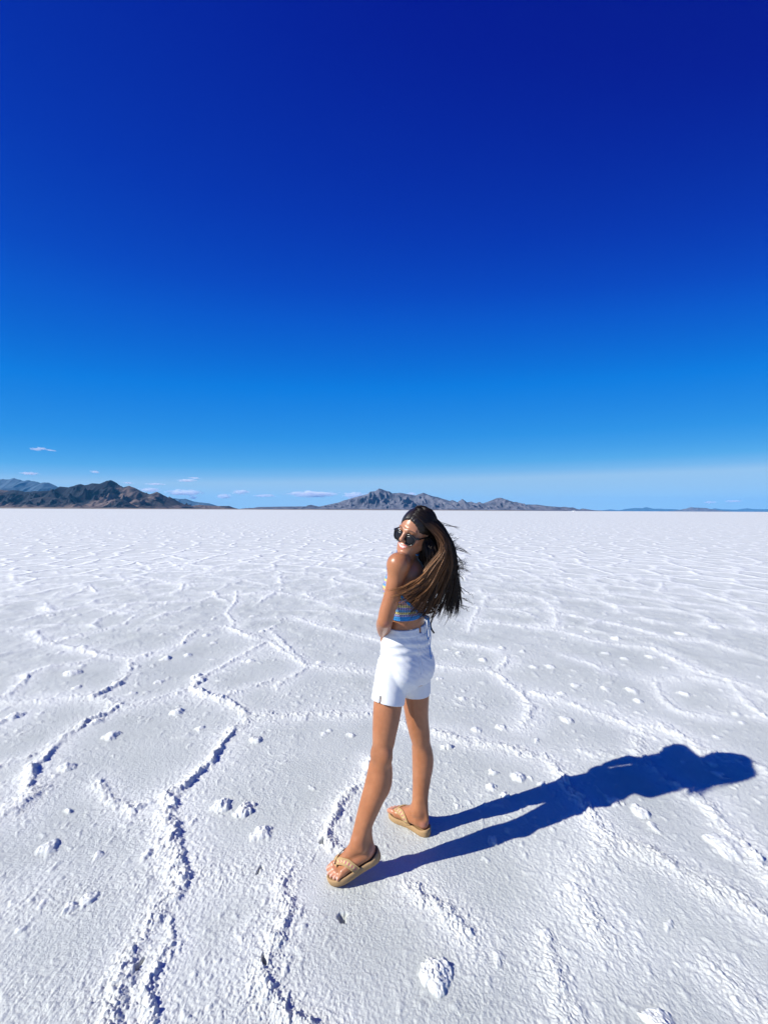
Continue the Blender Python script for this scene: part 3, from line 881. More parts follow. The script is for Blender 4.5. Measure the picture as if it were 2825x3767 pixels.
# --- trunk profile: height, centre x, y, half width, half depth, facing
TR = np.array([
    (.78, .103, 1.870, .122, .084, 135), (.82, .102, 1.870, .128, .088, 135), (.86, .102, 1.870, .130, .090, 135), (.92, .103, 1.870, .129, .090, 135),
    (.98, .108, 1.871, .130, .092, 136), (1.04, .110, 1.871, .113, .083, 139), (1.08, .111, 1.871, .108, .078, 143),
    (1.13, .112, 1.871, .110, .079, 149), (1.19, .113, 1.871, .119, .086, 155), (1.25, .114, 1.872, .128, .092, 159),
    (1.31, .115, 1.873, .136, .090, 161), (1.36, .117, 1.874, .130, .076, 162), (1.395, .120, 1.874, .105, .060, 162), (1.42, .122, 1.872, .075, .050, 162)])
ZT = np.linspace(.76, 1.43, 200)
def _sm(col):
    v = np.interp(ZT, TR[:, 0], TR[:, col]); ker = np.exp(-np.linspace(-2, 2, 21) ** 2); ker /= ker.sum()
    return np.convolve(np.pad(v, 10, mode='edge'), ker, 'valid')
TS = [_sm(c) for c in range(1, 6)]
def trunk_fn(off=0.0, zlo=.78, zhi=1.42, shift=None):
    def fn(X, Y, Z):
        z = Z.ravel()
        cx, cy, a, b, ps = (np.interp(z, ZT, t).astype(np.float32)[None, None, :] for t in TS)
        ps = np.radians(ps)
        fx, fy = np.cos(ps), np.sin(ps)
        qx, qy = X - cx, Y - cy
        w = qx * fy - qy * fx; f = qx * fx + qy * fy       # across, forward
        a = a + off; b = b + off
        k0 = np.sqrt((w / a) ** 2 + (f / b) ** 2); k1 = np.sqrt((w / a ** 2) ** 2 + (f / b ** 2) ** 2)
        d = k0 * (k0 - 1) / np.maximum(k1, 1e-5)
        return np.maximum(d, np.maximum(zlo - Z, Z - zhi))
    return fn
def trunk_local(P):
    """angle (0 = forward, + = her left) and height of points round the trunk"""
    z = P[:, 2]
    cx, cy, a, b, ps = (np.interp(z, ZT, t) for t in TS)
    ps = np.radians(ps)
    qx, qy = P[:, 0] - cx, P[:, 1] - cy
    f = qx * np.cos(ps) + qy * np.sin(ps); l = -qx * np.sin(ps) + qy * np.cos(ps)
    return np.degrees(np.arctan2(l, f)), z

PF = nrm((math.cos(R(135)), math.sin(R(135)), 0)); PL = np.array((-PF[1], PF[0], 0))      # pelvis forward, left
CF = nrm((math.cos(R(160)), math.sin(R(160)), 0)); CL = np.array((-CF[1], CF[0], 0))      # chest forward, left
PC = np.array((.105, 1.870, .87)); CC = np.array((.1145, 1.872, 1.25))

# --- head frame
YAW, PIT, ROL = R(-130), R(5), R(18)
F0 = np.array((math.cos(YAW), math.sin(YAW), 0)); Z0 = np.array((0, 0, 1.0))
HF = F0 * math.cos(PIT) - Z0 * math.sin(PIT); U1 = Z0 * math.cos(PIT) + F0 * math.sin(PIT)
L1 = np.cross(U1, HF)
HU = U1 * math.cos(ROL) + L1 * math.sin(ROL); HL = L1 * math.cos(ROL) - U1 * math.sin(ROL)
HC = np.array((.150, 1.800, 1.523)); HS = .95
HAX = np.array([HL, HF, HU])
def H(x, y, z):
    return HC + HS * (x * HL + y * HF + z * HU)
def head_local(P):
    return (np.asarray(P) - HC) @ HAX.T / HS

# --- legs (centre line and radius)
LEG_L = [(.047, 1.812, .880), (.034, 1.795, .790), (.022, 1.778, .720), (.0135, 1.758, .655), (.006, 1.745, .600), (.001, 1.737, .545), (-.003, 1.733, .500),
         (-.010, 1.727, .440), (-.0185, 1.720, .392), (-.046, 1.710, .317), (-.073, 1.700, .245), (-.092, 1.690, .185), (-.104, 1.686, .160)]
RAD_L = [.066, .0700, .0715, .0655, .0580, .0515, .0495, .0520, .0530, .0480, .0390, .0335, .0335]
LEG_R = [(.163, 1.930, .880), (.163, 1.937, .780), (.164, 1.942, .690), (.169, 1.944, .600), (.176, 1.944, .540), (.186, 1.944, .487), (.193, 1.946, .440),
         (.201, 1.949, .372), (.203, 1.948, .300), (.198, 1.944, .220), (.190, 1.940, .160), (.185, 1.938, .110)]
RAD_R = [.066, .0690, .0700, .0610, .0560, .0515, .0465, .0490, .0475, .0390, .0335, .0325]

# --- sandal frames: heel end of the sole underside, axes along the foot, to her left, up
def frame_from(heel, ang, pitch):
    f = np.array((math.cos(ang), math.sin(ang), 0))
    X = f * math.cos(pitch) - Z0 * math.sin(pitch)
    N = f * math.sin(pitch) + Z0 * math.cos(pitch)
    return np.array(heel, float), X, np.cross(N, X), N
SOLE = .246
tip = np.array((-.232, 1.662, -.004))
fr_L = frame_from((0, 0, 0), R(190.5), R(20))
FR_L = (tip - SOLE * fr_L[1], *fr_L[1:])
FR_R = frame_from((.236, 1.903, -.004), R(143.5), 0)

def foot_point(fr, x, y, z, side):
    """x from heel end of sole, y towards the big toe, z above the footbed"""
    o, X, Y, N = fr
    return o + x * X + side * y * Y + (z + .026) * N

def add_foot(vol, fr, side):
    P = lambda x, y, z: foot_point(fr, x + .010, y, z, side)
    vol.ell(P(.032, 0, .030), (.031, .027, .031), (fr[1], fr[2], fr[3]), .012)
    vol.cap(P(.045, 0, .042), P(.056, 0, .085), .030, .0325, .02)
    vol.cap(P(.060, .002, .072), P(.150, .008, .030), .032, .021, .02)
    vol.cap(P(.050, -.010, .026), P(.160, -.028, .017), .024, .015, .015)
    vol.cap(P(.060, .012, .034), P(.172, .026, .021), .025, .019, .015)
    vol.ell(P(.060, .028, .078), (.012, .010, .013), None, .012)          # ankle bones
    vol.ell(P(.052, -.028, .070), (.012, .010, .013), None, .012)
    toes = [((.176, .027, .018), (.222, .026, .013), .0145, .0118), ((.178, .008, .0155), (.222, .005, .0115), .0105, .0085),
            ((.173, -.008, .0145), (.213, -.012, .0105), .0098, .0080), ((.165, -.022, .0135), (.200, -.027, .0095), .0093, .0076), ((.155, -.034, .0125), (.185, -.040, .0090), .0090, .0075)]
    for a, b_, r0, r1 in toes:
        m = (np.array(a) + np.array(b_)) / 2 + np.array((0, 0, .004))
        vol.cap(P(*a), P(*m), r0, (r0 + r1) / 2, .006); vol.cap(P(*m), P(*b_), (r0 + r1) / 2, r1, .003)
    return [P(b_[0] + .006, b_[1], b_[2] + r1 * .75) for a, b_, r0, r1 in toes]

def add_hand(vol, wrist, d, nrm_, rad=.0255):
    """wrist point, direction of the fingers, direction out of the back of the hand"""
    d = nrm(d); n = nrm(np.array(nrm_) - np.dot(nrm_, d) * d); s = np.cross(n, d)
    w = np.array(wrist)
    vol.ell(w + d * .055, (.046, .036, .0135), (d, s, n), .012)
    for k, (o, L_, r) in enumerate(((-.029, .064, .0082), (-.010, .074, .0086), (.010, .070, .0084), (.027, .054, .0074))):
        a = w + d * .088 + s * o
        b = a + (d * .86 - n * .50) * L_ * .5; c = b + (d * .55 - n * .83) * L_ * .5
        vol.cap(a - d * .02, b, r * 1.08, r, .006); vol.cap(b, c, r, r * .82, .003)
    a = w + d * .030 - s * .030
    b = a + (d * .75 - s * .55 - n * .2) * .036; c = b + (d * .9 - s * .1 - n * .35) * .030
    vol.cap(a, b, .0125, .0100, .012); vol.cap(b, c, .0098, .0080, .004)

# --- the body, one continuous surface
VB = Vol((-.27, 1.53, -.02), (.32, 2.20, 1.66), .0034)
VB.add(trunk_fn(), (-.06, 1.70, .78), (.29, 2.05, 1.42), .02)
for s in (1, -1):                                   # buttocks, bust, shoulder blades
    VB.ell(PC - PF * .040 + PL * .062 * s + Z0 * -.01, (.070, .070, .080), None, .03)
    VB.ell(CC + CF * .046 + CL * .062 * s + Z0 * .0, (.047, .047, .052), None, .03)
    VB.ell(CC - CF * .055 + CL * .070 * s + Z0 * .06, (.050, .050, .075), None, .03)
VB.chain(LEG_L, [r * .905 for r in RAD_L]); VB.chain(LEG_R, [r * .97 for r in RAD_R])
VB.ell((.010, 1.705, .520), (.030, .026, .032), None, .03)
VB.ell((-.030, 1.730, .520), (.024, .026, .030), None, .02)        # left kneecap
VB.ell((.166, 1.958, .490), (.026, .028, .030), None, .02)         # right kneecap
for q0, q1 in (((-.046, 1.728, .470), (-.118, 1.694, .200)), ((.172, 1.958, .440), (.166, 1.952, .130))):
    VB.cap(q0, q1, .010, .008, .03)                                # shin bones
VB.ell((-.001, 1.736, .405), (.038, .037, .080), None, .03)         # calves
VB.ell((.212, 1.942, .355), (.036, .038, .070), None, .03)
VB.cap((-.060, 1.696, .200), tuple(foot_point(FR_L, .022, 0, .055, -1)), .011, .012, .02)      # heel tendons
VB.cap((.210, 1.930, .190), tuple(foot_point(FR_R, .020, 0, .055, 1)), .011, .012, .02)
VB.ell((.050, 1.725, .505), (.016, .016, .035), None, .02, 'c')                             # hollow of the knee
VB.ell((.143, 1.962, .442), (.008, .012, .014), None, .02, 'c')
NAILS = add_foot(VB, FR_L, -1)
NAILS += add_foot(VB, FR_R, 1)
SH_L, SH_R = np.array((.068, 1.720, 1.375)), np.array((.168, 2.028, 1.375))
VB.chain([(.125, 1.862, 1.392), (.095, 1.785, 1.386), SH_L + np.array((.004, .012, .002))], [.050, .044, .043])
VB.chain([(.125, 1.872, 1.392), (.146, 1.950, 1.386), SH_R], [.050, .044, .043])
EL_L, WR_L = np.array((.0066, 1.702, 1.1280)), np.array((.000, 1.880, 1.015))
VB.chain([SH_L, (.0540, 1.718, 1.3040), (.0393, 1.713, 1.2410), (.0177, 1.708, 1.1730), EL_L], [.0450, .0395, .0365, .0345, .0320], .02)
VB.chain([EL_L, (.003, 1.752, 1.098), (.001, 1.820, 1.053), WR_L], [.0320, .0350, .0300, .0225], .02)
VB.ell(SH_L + np.array((-.004, -.004, .004)), (.046, .046, .048), None, .03)
EL_R, WR_R = np.array((.150, 1.960, 1.150)), np.array((.058, 1.998, 1.018))
VB.chain([SH_R, (.168, 2.010, 1.310), (.160, 1.975, 1.235), EL_R], [.0440, .0385, .0360, .0320], .02)
VB.chain([EL_R, (.128, 2.004, 1.110), (.090, 2.004, 1.060), WR_R], [.0320, .0345, .0295, .0225], .02)
add_hand(VB, WR_L, (.02, .80, -.45), (-.9, .1, .2))
add_hand(VB, WR_R, (-.55, -.55, -.45), (-.6, .6, .3))
# neck
VB.chain([(.124, 1.868, 1.385), (.130, 1.855, 1.425), tuple(H(0, -.012, -.055)), tuple(H(0, -.010, -.02))], [.058, .050, .050, .052])
VB.cap(H(0, .03, -.085), (.108, 1.82, 1.405), .030, .030, .03)
# head
VB.ell(H(0, -.012, .028), (.073 * HS, .092 * HS, .082 * HS), HAX, .01)
VB.ell(H(0, .030, -.025), (.060 * HS, .060 * HS, .080 * HS), HAX, .03)
VB.ell(H(0, .052, -.075), (.040 * HS, .036 * HS, .034 * HS), HAX, .025)
VB.ell(H(0, .074, -.098), (.016 * HS, .013 * HS, .012 * HS), HAX, .02)
for s in (1, -1):
    VB.cap(H(.054 * s, .0, -.055), H(.020 * s, .064, -.094), .014, .011, .025)     # jaw line
    VB.ell(H(.042 * s, .058, -.030), (.019 * HS, .018 * HS, .017 * HS), HAX, .02)  # cheeks lifted by the smile
    VB.ell(H(.031 * s, .083, .004), (.016 * HS, .008 * HS, .009 * HS), HAX, .012, 'c')   # eye sockets
    VB.ell(H(.031 * s, .072, .002), (.0125 * HS, .0125 * HS, .0115 * HS), HAX, .006)     # eyeballs under lids
    VB.cap(H(.014 * s, .088, .019), H(.046 * s, .076, .019), .006, .005, .014)     # brows
    VB.ell(H(.0115 * s, .094, -.036), (.0075 * HS, .009 * HS, .0065 * HS), HAX, .006)
    VB.ell(H(.074 * s, -.008, -.006), (.007 * HS, .017 * HS, .029 * HS), HAX, .006)
    VB.ell(H(.079 * s, -.004, -.002), (.006 * HS, .009 * HS, .017 * HS), HAX, .004, 'c')
VB.cap(H(0, .087, .012), H(0, .108, -.026), .0075, .0095, .012)
VB.ell(H(0, .107, -.029), (.0105 * HS, .010 * HS, .009 * HS), HAX, .008)
xs = np.linspace(-.026, .026, 9)                                              # lips in a wide smile
def mouth_y(x): return .0885 - 14.0 * x * x
def mouth_z(x): return -.0665 + 15.0 * x * x
for x0, x1 in zip(xs[:-1], xs[1:]):
    t0 = 1 - (abs(x0) / .027) ** 2; t1 = 1 - (abs(x1) / .027) ** 2
    VB.cap(H(x0, mouth_y(x0) + .001, mouth_z(x0) + .0065 * t0), H(x1, mouth_y(x1) + .001, mouth_z(x1) + .0065 * t1), .0034, .0034, .006)
    VB.cap(H(x0, mouth_y(x0), mouth_z(x0) - .0075 * t0), H(x1, mouth_y(x1), mouth_z(x1) - .0075 * t1), .0042, .0042, .006)
BV, BF = VB.mesh()

hl = head_local(BV)
skin = np.tile(np.array((.36, .142, .062)), (len(BV), 1))
def tint(mask, c, a=1.0):
    a = (np.asarray(mask, float) * a)[:, None]
    skin[:] = skin * (1 - a) + np.array(c) * a
fl = fbm(BV[:, 0] * 45, BV[:, 2] * 45 + BV[:, 1] * 30, 3, 4)
skin *= (1 + .07 * fl)[:, None]
fl2 = fbm(BV[:, 0] * 14 + BV[:, 1] * 9, BV[:, 2] * 11, 3, 8)
skin *= 1 + (fl2[:, None] * np.array((.06, .10, .14)))
for kp in ((-.03, 1.715, .53), (.16, 1.96, .49)):
    d = np.linalg.norm(BV - np.array(kp), axis=1)
    skin *= 1 - (sstep(.07, .02, d) * .16)[:, None]
inhead = (np.abs(hl[:, 0]) < .08) & (np.abs(hl[:, 1]) < .13) & (hl[:, 2] > -.115)
tint(inhead & (hl[:, 1] > -.05), (.39, .175, .095), .9)
for s in (1, -1):
    d = np.sqrt((hl[:, 0] - .04 * s) ** 2 + (hl[:, 1] - .07) ** 2 + (hl[:, 2] + .03) ** 2)
    tint(sstep(.03, .008, d), (.56, .20, .13), .5)
    tint(inhead & (np.abs(hl[:, 0] * s - .031) < .018) & (np.abs(hl[:, 2] - .021 + 14 * (hl[:, 0] * s - .031) ** 2) < .0035) & (hl[:, 1] > .05), (.06, .03, .02), .8)
mx_, mz_ = hl[:, 0], hl[:, 2] - mouth_z(hl[:, 0])
front = inhead & (hl[:, 1] > .055) & (np.abs(mx_) < .028)
tt = np.clip(1 - (np.abs(mx_) / .027) ** 2, 0, 1)
tint(front & (mz_ < .011 * tt + .0015) & (mz_ > -.0125 * tt - .0015), (.50, .13, .11), .9)
tint(front & (mz_ < .0048 * tt) & (mz_ > -.0042 * tt) & (np.abs(mx_) < .022), (.80, .77, .72), 1)
for p in NAILS:
    d = np.linalg.norm(BV - p, axis=1)
    tint(sstep(.0085, .0055, d), (.66, .45, .40), .9)
for fr in (FR_L, FR_R):                                                        # flushed heels and toes
    lo = (BV - fr[0]) @ fr[1]; up = (BV - fr[0]) @ fr[3]
    nearf = (np.linalg.norm(BV - (fr[0] + fr[1] * .12), axis=1) < .17)
    tint(nearf * sstep(.050, .030, lo) * sstep(.085, .06, up), (.56, .22, .15), .6)
    tint(nearf * sstep(.185, .215, lo), (.56, .26, .17), .5)
d = np.linalg.norm(BV - np.array((.014, 1.668, 1.120)), axis=1)
tint(sstep(.022, .008, d), (.40, .15, .10), .6)

sk, nt, b, N, K = new_mat("tanned_skin")
setp(b, Roughness=.35, Specular_IOR_Level=.42, Subsurface_Weight=.10, Subsurface_Scale=.008)
b.inputs['Subsurface Radius'].default_value = (1.0, .35, .2)
a_ = N.new('ShaderNodeAttribute'); a_.attribute_name = 'tone'
K(a_.outputs['Color'], b.inputs['Base Color'])
tc = N.new('ShaderNodeTexCoord'); n_ = N.new('ShaderNodeTexNoise'); n_.inputs['Scale'].default_value = 260; n_.inputs['Detail'].default_value = 3
bp = N.new('ShaderNodeBump'); bp.inputs['Strength'].default_value = .12; bp.inputs['Distance'].default_value = .001
K(tc.outputs['Object'], n_.inputs['Vector']); K(n_.outputs['Fac'], bp.inputs['Height']); K(bp.outputs[0], b.inputs['Normal'])
mesh_from("body", BV, BF, [sk], person, base=BASE, col={'tone': skin})

# --- shorts
VS = Vol((-.10, 1.68, .66), (.31, 2.06, 1.09), .003)
VS.add(trunk_fn(.007, .80, 1.10), (-.06, 1.70, .80), (.29, 2.05, 1.10), .02)
for s in (1, -1):
    VS.ell(PC - PF * .040 + PL * .062 * s + Z0 * -.01, (.075, .075, .085), None, .05)
LS = [(.047, 1.812, .880), (.034, 1.795, .800), (.021, 1.778, .730), (.013, 1.768, .680)]
RS = [(.163, 1.930, .880), (.163, 1.937, .790), (.164, 1.941, .700), (.166, 1.943, .650)]
VS.chain(LS, [.0765, .0765, .0765, .0765]); VS.chain(RS, [.074, .074, .0735, .073])
VS.cap((.100, 1.868, .80), (.100, 1.868, .765), .055, .045, .05)
i0, i1 = np.zeros(3, int), VS.n
X, Y, Z = VS.grid(i0, i1)
# folds: across the hips, up from the crotch, soft creases below the waist
qx, qy = X - .105, Y - 1.87
wv = (qx * PL[0] + qy * PL[1]); fv = (qx * PF[0] + qy * PF[1])
th = np.arctan2(wv, fv)
nz = noise2(th * 1.6 + Z * 0, Z * 26 + 1.2 * th, 12) * .0030 + noise2(th * 2.5, Z * 60 + 5 * th, 14) * .0020
ring = (.0024 * np.sin((Z - .965) * 170 + 2.2 * np.sin(th * 2)) * np.exp(-((Z - .985) / .055) ** 2))
VS.a += (nz * np.exp(-((Z - .93) / .13) ** 2) + ring).astype(np.float32)
# dart seam down the back, waistband line, side seam, notch at the zip, hem and slit
def groove(dist, w, dep):
    return (dep * np.exp(-(dist / w) ** 2)).astype(np.float32)
VS.a += groove(np.abs(th - R(172) + .25 * (Z - 1.0)), .03, .0045) * (Z > .86) * (fv < 0)
VS.a += groove(np.abs(th - R(92)), .02, .0022) * np.ones_like(Z)
VS.a += groove(np.abs(th - R(-92)), .02, .0022) * np.ones_like(Z)
VS.a += groove(np.abs(Z - 1.030) + 0 * th, .0035, .0016)
top = Z - (1.066 + .002 * np.sin(th * 2))
notch = np.maximum(np.abs(th - R(-176)) * .085 - .012, 1.040 - Z)       # open zip at the top of the back
VS.a = np.maximum(VS.a, top.astype(np.float32))
VS.a = np.maximum(VS.a, -np.where(fv < 0, notch, 1).astype(np.float32))
dl = nrm(np.array(LS[1]) - np.array(LS[2])); dr = nrm(np.array(RS[1]) - np.array(RS[2]))
pl = (np.array((.021, 1.778, .732)), dl); pr = (np.array((.164, 1.941, .700)), dr)
hemL = -((X - pl[0][0]) * pl[1][0] + (Y - pl[0][1]) * pl[1][1] + (Z - pl[0][2]) * pl[1][2])
hemR = -((X - pr[0][0]) * pr[1][0] + (Y - pr[0][1]) * pr[1][1] + (Z - pr[0][2]) * pr[1][2])
sideL = (qx * PL[0] + qy * PL[1] + 0 * Z)
hem = np.where(sideL > -.005, hemL, hemR)
VS.a = np.maximum(VS.a, hem.astype(np.float32))
slit = np.maximum(np.abs((X - .021) * .866 - (Y - 1.778) * .5) - .0048, Z - .783)
slit = np.maximum(slit, (X - .021) * .5 + (Y - 1.778) * .866)
VS.a = np.maximum(VS.a, -np.where((sideL > -.02), slit, 1).astype(np.float32))
VS.a = np.minimum(VS.a, .06)
SV, SF = VS.mesh()
sm_, nt, b, N, K = new_mat("white_twill")
setp(b, Base_Color=rgb(.70, .70, .695), Roughness=.85, Specular_IOR_Level=.15, Sheen_Weight=.1)
tc = N.new('ShaderNodeTexCoord'); n_ = N.new('ShaderNodeTexNoise'); n_.inputs['Scale'].default_value = 420
w1 = N.new('ShaderNodeTexNoise'); w1.inputs['Scale'].default_value = 22; w1.inputs['Detail'].default_value = 3
b1 = N.new('ShaderNodeBump'); b1.inputs['Strength'].default_value = .25; b1.inputs['Distance'].default_value = .0008
b2 = N.new('ShaderNodeBump'); b2.inputs['Strength'].default_value = .35; b2.inputs['Distance'].default_value = .004
for n2 in (n_, w1): K(tc.outputs['Object'], n2.inputs['Vector'])
K(n_.outputs['Fac'], b1.inputs['Height']); K(w1.outputs['Fac'], b2.inputs['Height']); K(b2.outputs[0], b1.inputs['Normal']); K(b1.outputs[0], b.inputs['Normal'])
mesh_from("shorts", SV, SF, [sm_], person, base=BASE)

# --- crochet crop top: an offset of the chest cut to a halter shape
VT = Vol((-.10, 1.70, 1.08), (.29, 2.06, 1.40), .0026)
i0, i1 = np.zeros(3, int), VT.n
X, Y, Z = VT.grid(i0, i1)
VT.add(trunk_fn(.0055), (-.06, 1.70, .78), (.29, 2.05, 1.42), .02)
for s in (1, -1):
    VT.ell(CC + CF * .046 + CL * .062 * s, (.0525, .0525, .0575), None, .03)
    VT.ell(CC - CF * .055 + CL * .070 * s + Z0 * .06, (.055, .055, .080), None, .03)
sh = VT.a.shape
P3 = np.stack([np.broadcast_to(X, sh), np.broadcast_to(Y, sh), np.broadcast_to(Z, sh)], -1).reshape(-1, 3)
thT, _ = trunk_local(P3)
thT = thT.reshape(sh); ab = np.abs(thT)
edge_z = np.interp(ab, [0, 25, 50, 75, 95, 115, 135, 155, 170, 180], [1.25, 1.31, 1.345, 1.285, 1.238, 1.200, 1.168, 1.146, 1.137, 1.134])
edge_b = np.interp(ab, [0, 60, 100, 140, 180], [1.118, 1.112, 1.108, 1.107, 1.112])
VT.a = np.maximum(VT.a, np.maximum((Z - edge_z) * .8, edge_b - Z).astype(np.float32))
TV, TF = VT.mesh()
tt_, zz_ = trunk_local(TV)
rr = np.interp(np.abs(tt_), [0, 25, 50, 75, 95, 115, 135, 155, 170, 180], [1.25, 1.31, 1.345, 1.285, 1.238, 1.200, 1.168, 1.146, 1.137, 1.134])
rb = np.interp(np.abs(tt_), [0, 60, 100, 140, 180], [1.118, 1.112, 1.108, 1.107, 1.112])
yarn = {'blue': (.035, .22, .50), 'lilac': (.36, .30, .60), 'yellow': (.72, .62, .24), 'olive': (.10, .14, .10), 'sky': (.12, .34, .66), 'peach': (.62, .33, .28)}
rows = ['blue', 'blue', 'lilac', 'yellow', 'sky', 'lilac', 'yellow', 'peach', 'lilac', 'sky', 'yellow', 'lilac', 'peach', 'yellow', 'sky', 'lilac', 'yellow', 'sky', 'lilac', 'peach', 'yellow', 'lilac', 'sky', 'lilac']
rowi = np.clip(((zz_ - rb) / .0108).astype(int), 0, len(rows) - 1)
cc = np.array([yarn[rows[i]] for i in rowi])
st = (np.sin(np.radians(tt_) * 70 + rowi * 1.7) > .45) & (rowi > 1)
cc[st] = np.array(yarn['olive'])
trim = (rr - zz_ < .013)
cc[trim] = np.array(yarn['blue'])
bumpT = .0012 * np.sin(np.radians(tt_) * 70 + rowi * 1.7) + .0010 * np.sin((zz_ - rb) / .0108 * 2 * math.pi)
ctr = np.stack([np.interp(zz_, ZT, TS[0]), np.interp(zz_, ZT, TS[1]), zz_], 1)
TV = TV + bumpT[:, None] * (TV - ctr) / np.maximum(np.linalg.norm(TV - ctr, axis=1, keepdims=True), 1e-6)
yk, nt, b, N, K = new_mat("crochet_yarn")
setp(b, Roughness=.9, Specular_IOR_Level=.1, Sheen_Weight=.2)
a_ = N.new('ShaderNodeAttribute'); a_.attribute_name = 'yarn'; K(a_.outputs['Color'], b.inputs['Base Color'])
tc = N.new('ShaderNodeTexCoord'); n_ = N.new('ShaderNodeTexNoise'); n_.inputs['Scale'].default_value = 350
bp = N.new('ShaderNodeBump'); bp.inputs['Strength'].default_value = .5; bp.inputs['Distance'].default_value = .001
K(tc.outputs['Object'], n_.inputs['Vector']); K(n_.outputs['Fac'], bp.inputs['Height']); K(bp.outputs[0], b.inputs['Normal'])
crop = mesh_from("crop_top", TV, TF, [yk], person, base=BASE, col={'yarn': cc})

def tube(pts, rad, n=6, per=5, flat=1.0):
    P = spline(pts, per)
    m = len(P)
    rad = np.interp(np.linspace(0, 1, m), np.linspace(0, 1, len(np.atleast_1d(rad))), np.atleast_1d(rad)) if np.ndim(rad) else np.full(m, rad)
    T = np.gradient(P, axis=0); T /= np.maximum(np.linalg.norm(T, axis=1, keepdims=True), 1e-9)
    ref = np.array((.3, -.9, .25))
    A = np.cross(T, ref); A /= np.maximum(np.linalg.norm(A, axis=1, keepdims=True), 1e-9)
    B = np.cross(T, A)
    ang = np.linspace(0, 2 * math.pi, n, endpoint=False)
    V = (P[:, None] + rad[:, None, None] * (np.cos(ang)[None, :, None] * A[:, None] + flat * np.sin(ang)[None, :, None] * B[:, None])).reshape(-1, 3)
    i = np.arange(m - 1)[:, None] * n; j = np.arange(n)[None]; jn = (j + 1) % n
    Q = np.stack([i + j, i + jn, i + n + jn, i + n + j], -1).reshape(-1, 4)
    return V, Q

def merge(parts):
    Vs, Qs, o = [], [], 0
    for v, q in parts:
        Vs.append(v); Qs.append(q + o); o += len(v)
    return np.concatenate(Vs), np.concatenate(Qs)

def S(sx, sy, d): return tuple(at(sx, sy, d))
cord = simple_mat("blue_cord", (.03, .20, .48), .8, 0, .2)
dark = simple_mat("black_ribbon", (.012, .012, .014), .6, 0, .3)
D = 1.835
v, q = merge([tube([S(1556, 2268, D), S(1568, 2267, D + .01), S(1577, 2272, D + .01), S(1572, 2278, D), S(1562, 2272, D)], .0052),
              tube([S(1574, 2272, D), S(1574, 2300, D - .005), S(1571, 2330, D - .01), S(1575, 2352, D - .012), S(1580, 2338, D - .01), S(1578, 2310, D - .004), S(1576, 2274, D)], .0023),
              tube([S(1576, 2272, D), S(1582, 2300, D - .01), S(1584, 2345, D - .015), S(1581, 2390, D - .03), S(1586, 2424, D - .03)], .0021)])
mesh_from("tie", v, q, [cord], crop, base=(0, 0, 0))['label'] = "blue cord tie hanging from the knot at the back"
crop_ties = merge([tube([S(1540, 2252, D - .04), S(1575, 2256, D), S(1596, 2250, D), S(1594, 2262, D), S(1588, 2280, D), S(1584, 2300, D), S(1588, 2316, D), S(1597, 2330, D)], [.003, .0045, .0045, .003, .003, .004, .0045, .0045], flat=.35)])
mesh_from("ribbon", crop_ties[0], crop_ties[1], [dark], crop)['label'] = "black ribbon end hanging beside the blue cord"
for s in (1, -1):                                            # halter straps up to the nape
    a0 = CC + CF * .085 + CL * .060 * s + Z0 * .085
    pts = spline([a0, CC + CF * .075 + CL * .052 * s + Z0 * .14, np.array((.124, 1.866, 1.40)) + CL * .050 * s + CF * .025, np.array((.128, 1.864, 1.425)) + CL * .040 * s - CF * .030, np.array((.130, 1.862, 1.432)) - CF * .050], 6)
    pts = VB.push(pts, .003)
    v, q = tube(pts, .0032, 6, 2)
    mesh_from("strap", v, q, [cord], crop)
for o in crop.children:                                    # children share the top's own origin
    o.data.transform(Matrix.Translation(-Vector(BASE)))

# --- sandals
tan_m, nt, b, N, K = new_mat("tan_foam")
setp(b, Roughness=.75, Specular_IOR_Level=.25)
tc = N.new('ShaderNodeTexCoord'); n_ = N.new('ShaderNodeTexNoise'); n_.inputs['Scale'].default_value = 60; n_.inputs['Detail'].default_value = 5
cr = N.new('ShaderNodeValToRGB'); cr.color_ramp.elements[0].color = rgb(.33, .20, .092); cr.color_ramp.elements[1].color = rgb(.43, .275, .135)
K(tc.outputs['Object'], n_.inputs['Vector']); K(n_.outputs['Fac'], cr.inputs[0]); K(cr.outputs[0], b.inputs['Base Color'])
bp = N.new('ShaderNodeBump'); bp.inputs['Strength'].default_value = .2; bp.inputs['Distance'].default_value = .001
K(n_.outputs['Fac'], bp.inputs['Height']); K(bp.outputs[0], b.inputs['Normal'])
strap_m, nt, b, N, K = new_mat("tan_strap_with_chevrons")
setp(b, Roughness=.8, Specular_IOR_Level=.2)
a_ = N.new('ShaderNodeAttribute'); a_.attribute_name = 'weave'; K(a_.outputs['Color'], b.inputs['Base Color'])

def outline(n=72):
    """sole outline, x along the foot, y towards the big toe"""
    xs_ = np.array([0, .004, .016, .040, .075, .110, .145, .180, .210, .230, .242, .246])
    med = np.array([0, .016, .028, .034, .031, .029, .036, .045, .043, .034, .018, 0])
    lat = np.array([0, -.017, -.029, -.035, -.036, -.039, -.046, -.048, -.040, -.027, -.012, 0])
    t = np.linspace(0, 1, n // 2, endpoint=False)
    xx = .123 - .123 * np.cos(math.pi * t)
    a = np.stack([xx, np.interp(xx, xs_, med)], 1); c = np.stack([xx[::-1] + 0, np.interp(xx[::-1], xs_, lat)], 1)
    c = np.concatenate([[[.246, 0]], c[:-1]])
    P = np.concatenate([a, c])
    for _ in range(2):
        P = .5 * P + .25 * np.roll(P, 1, 0) + .25 * np.roll(P, -1, 0)
    return P

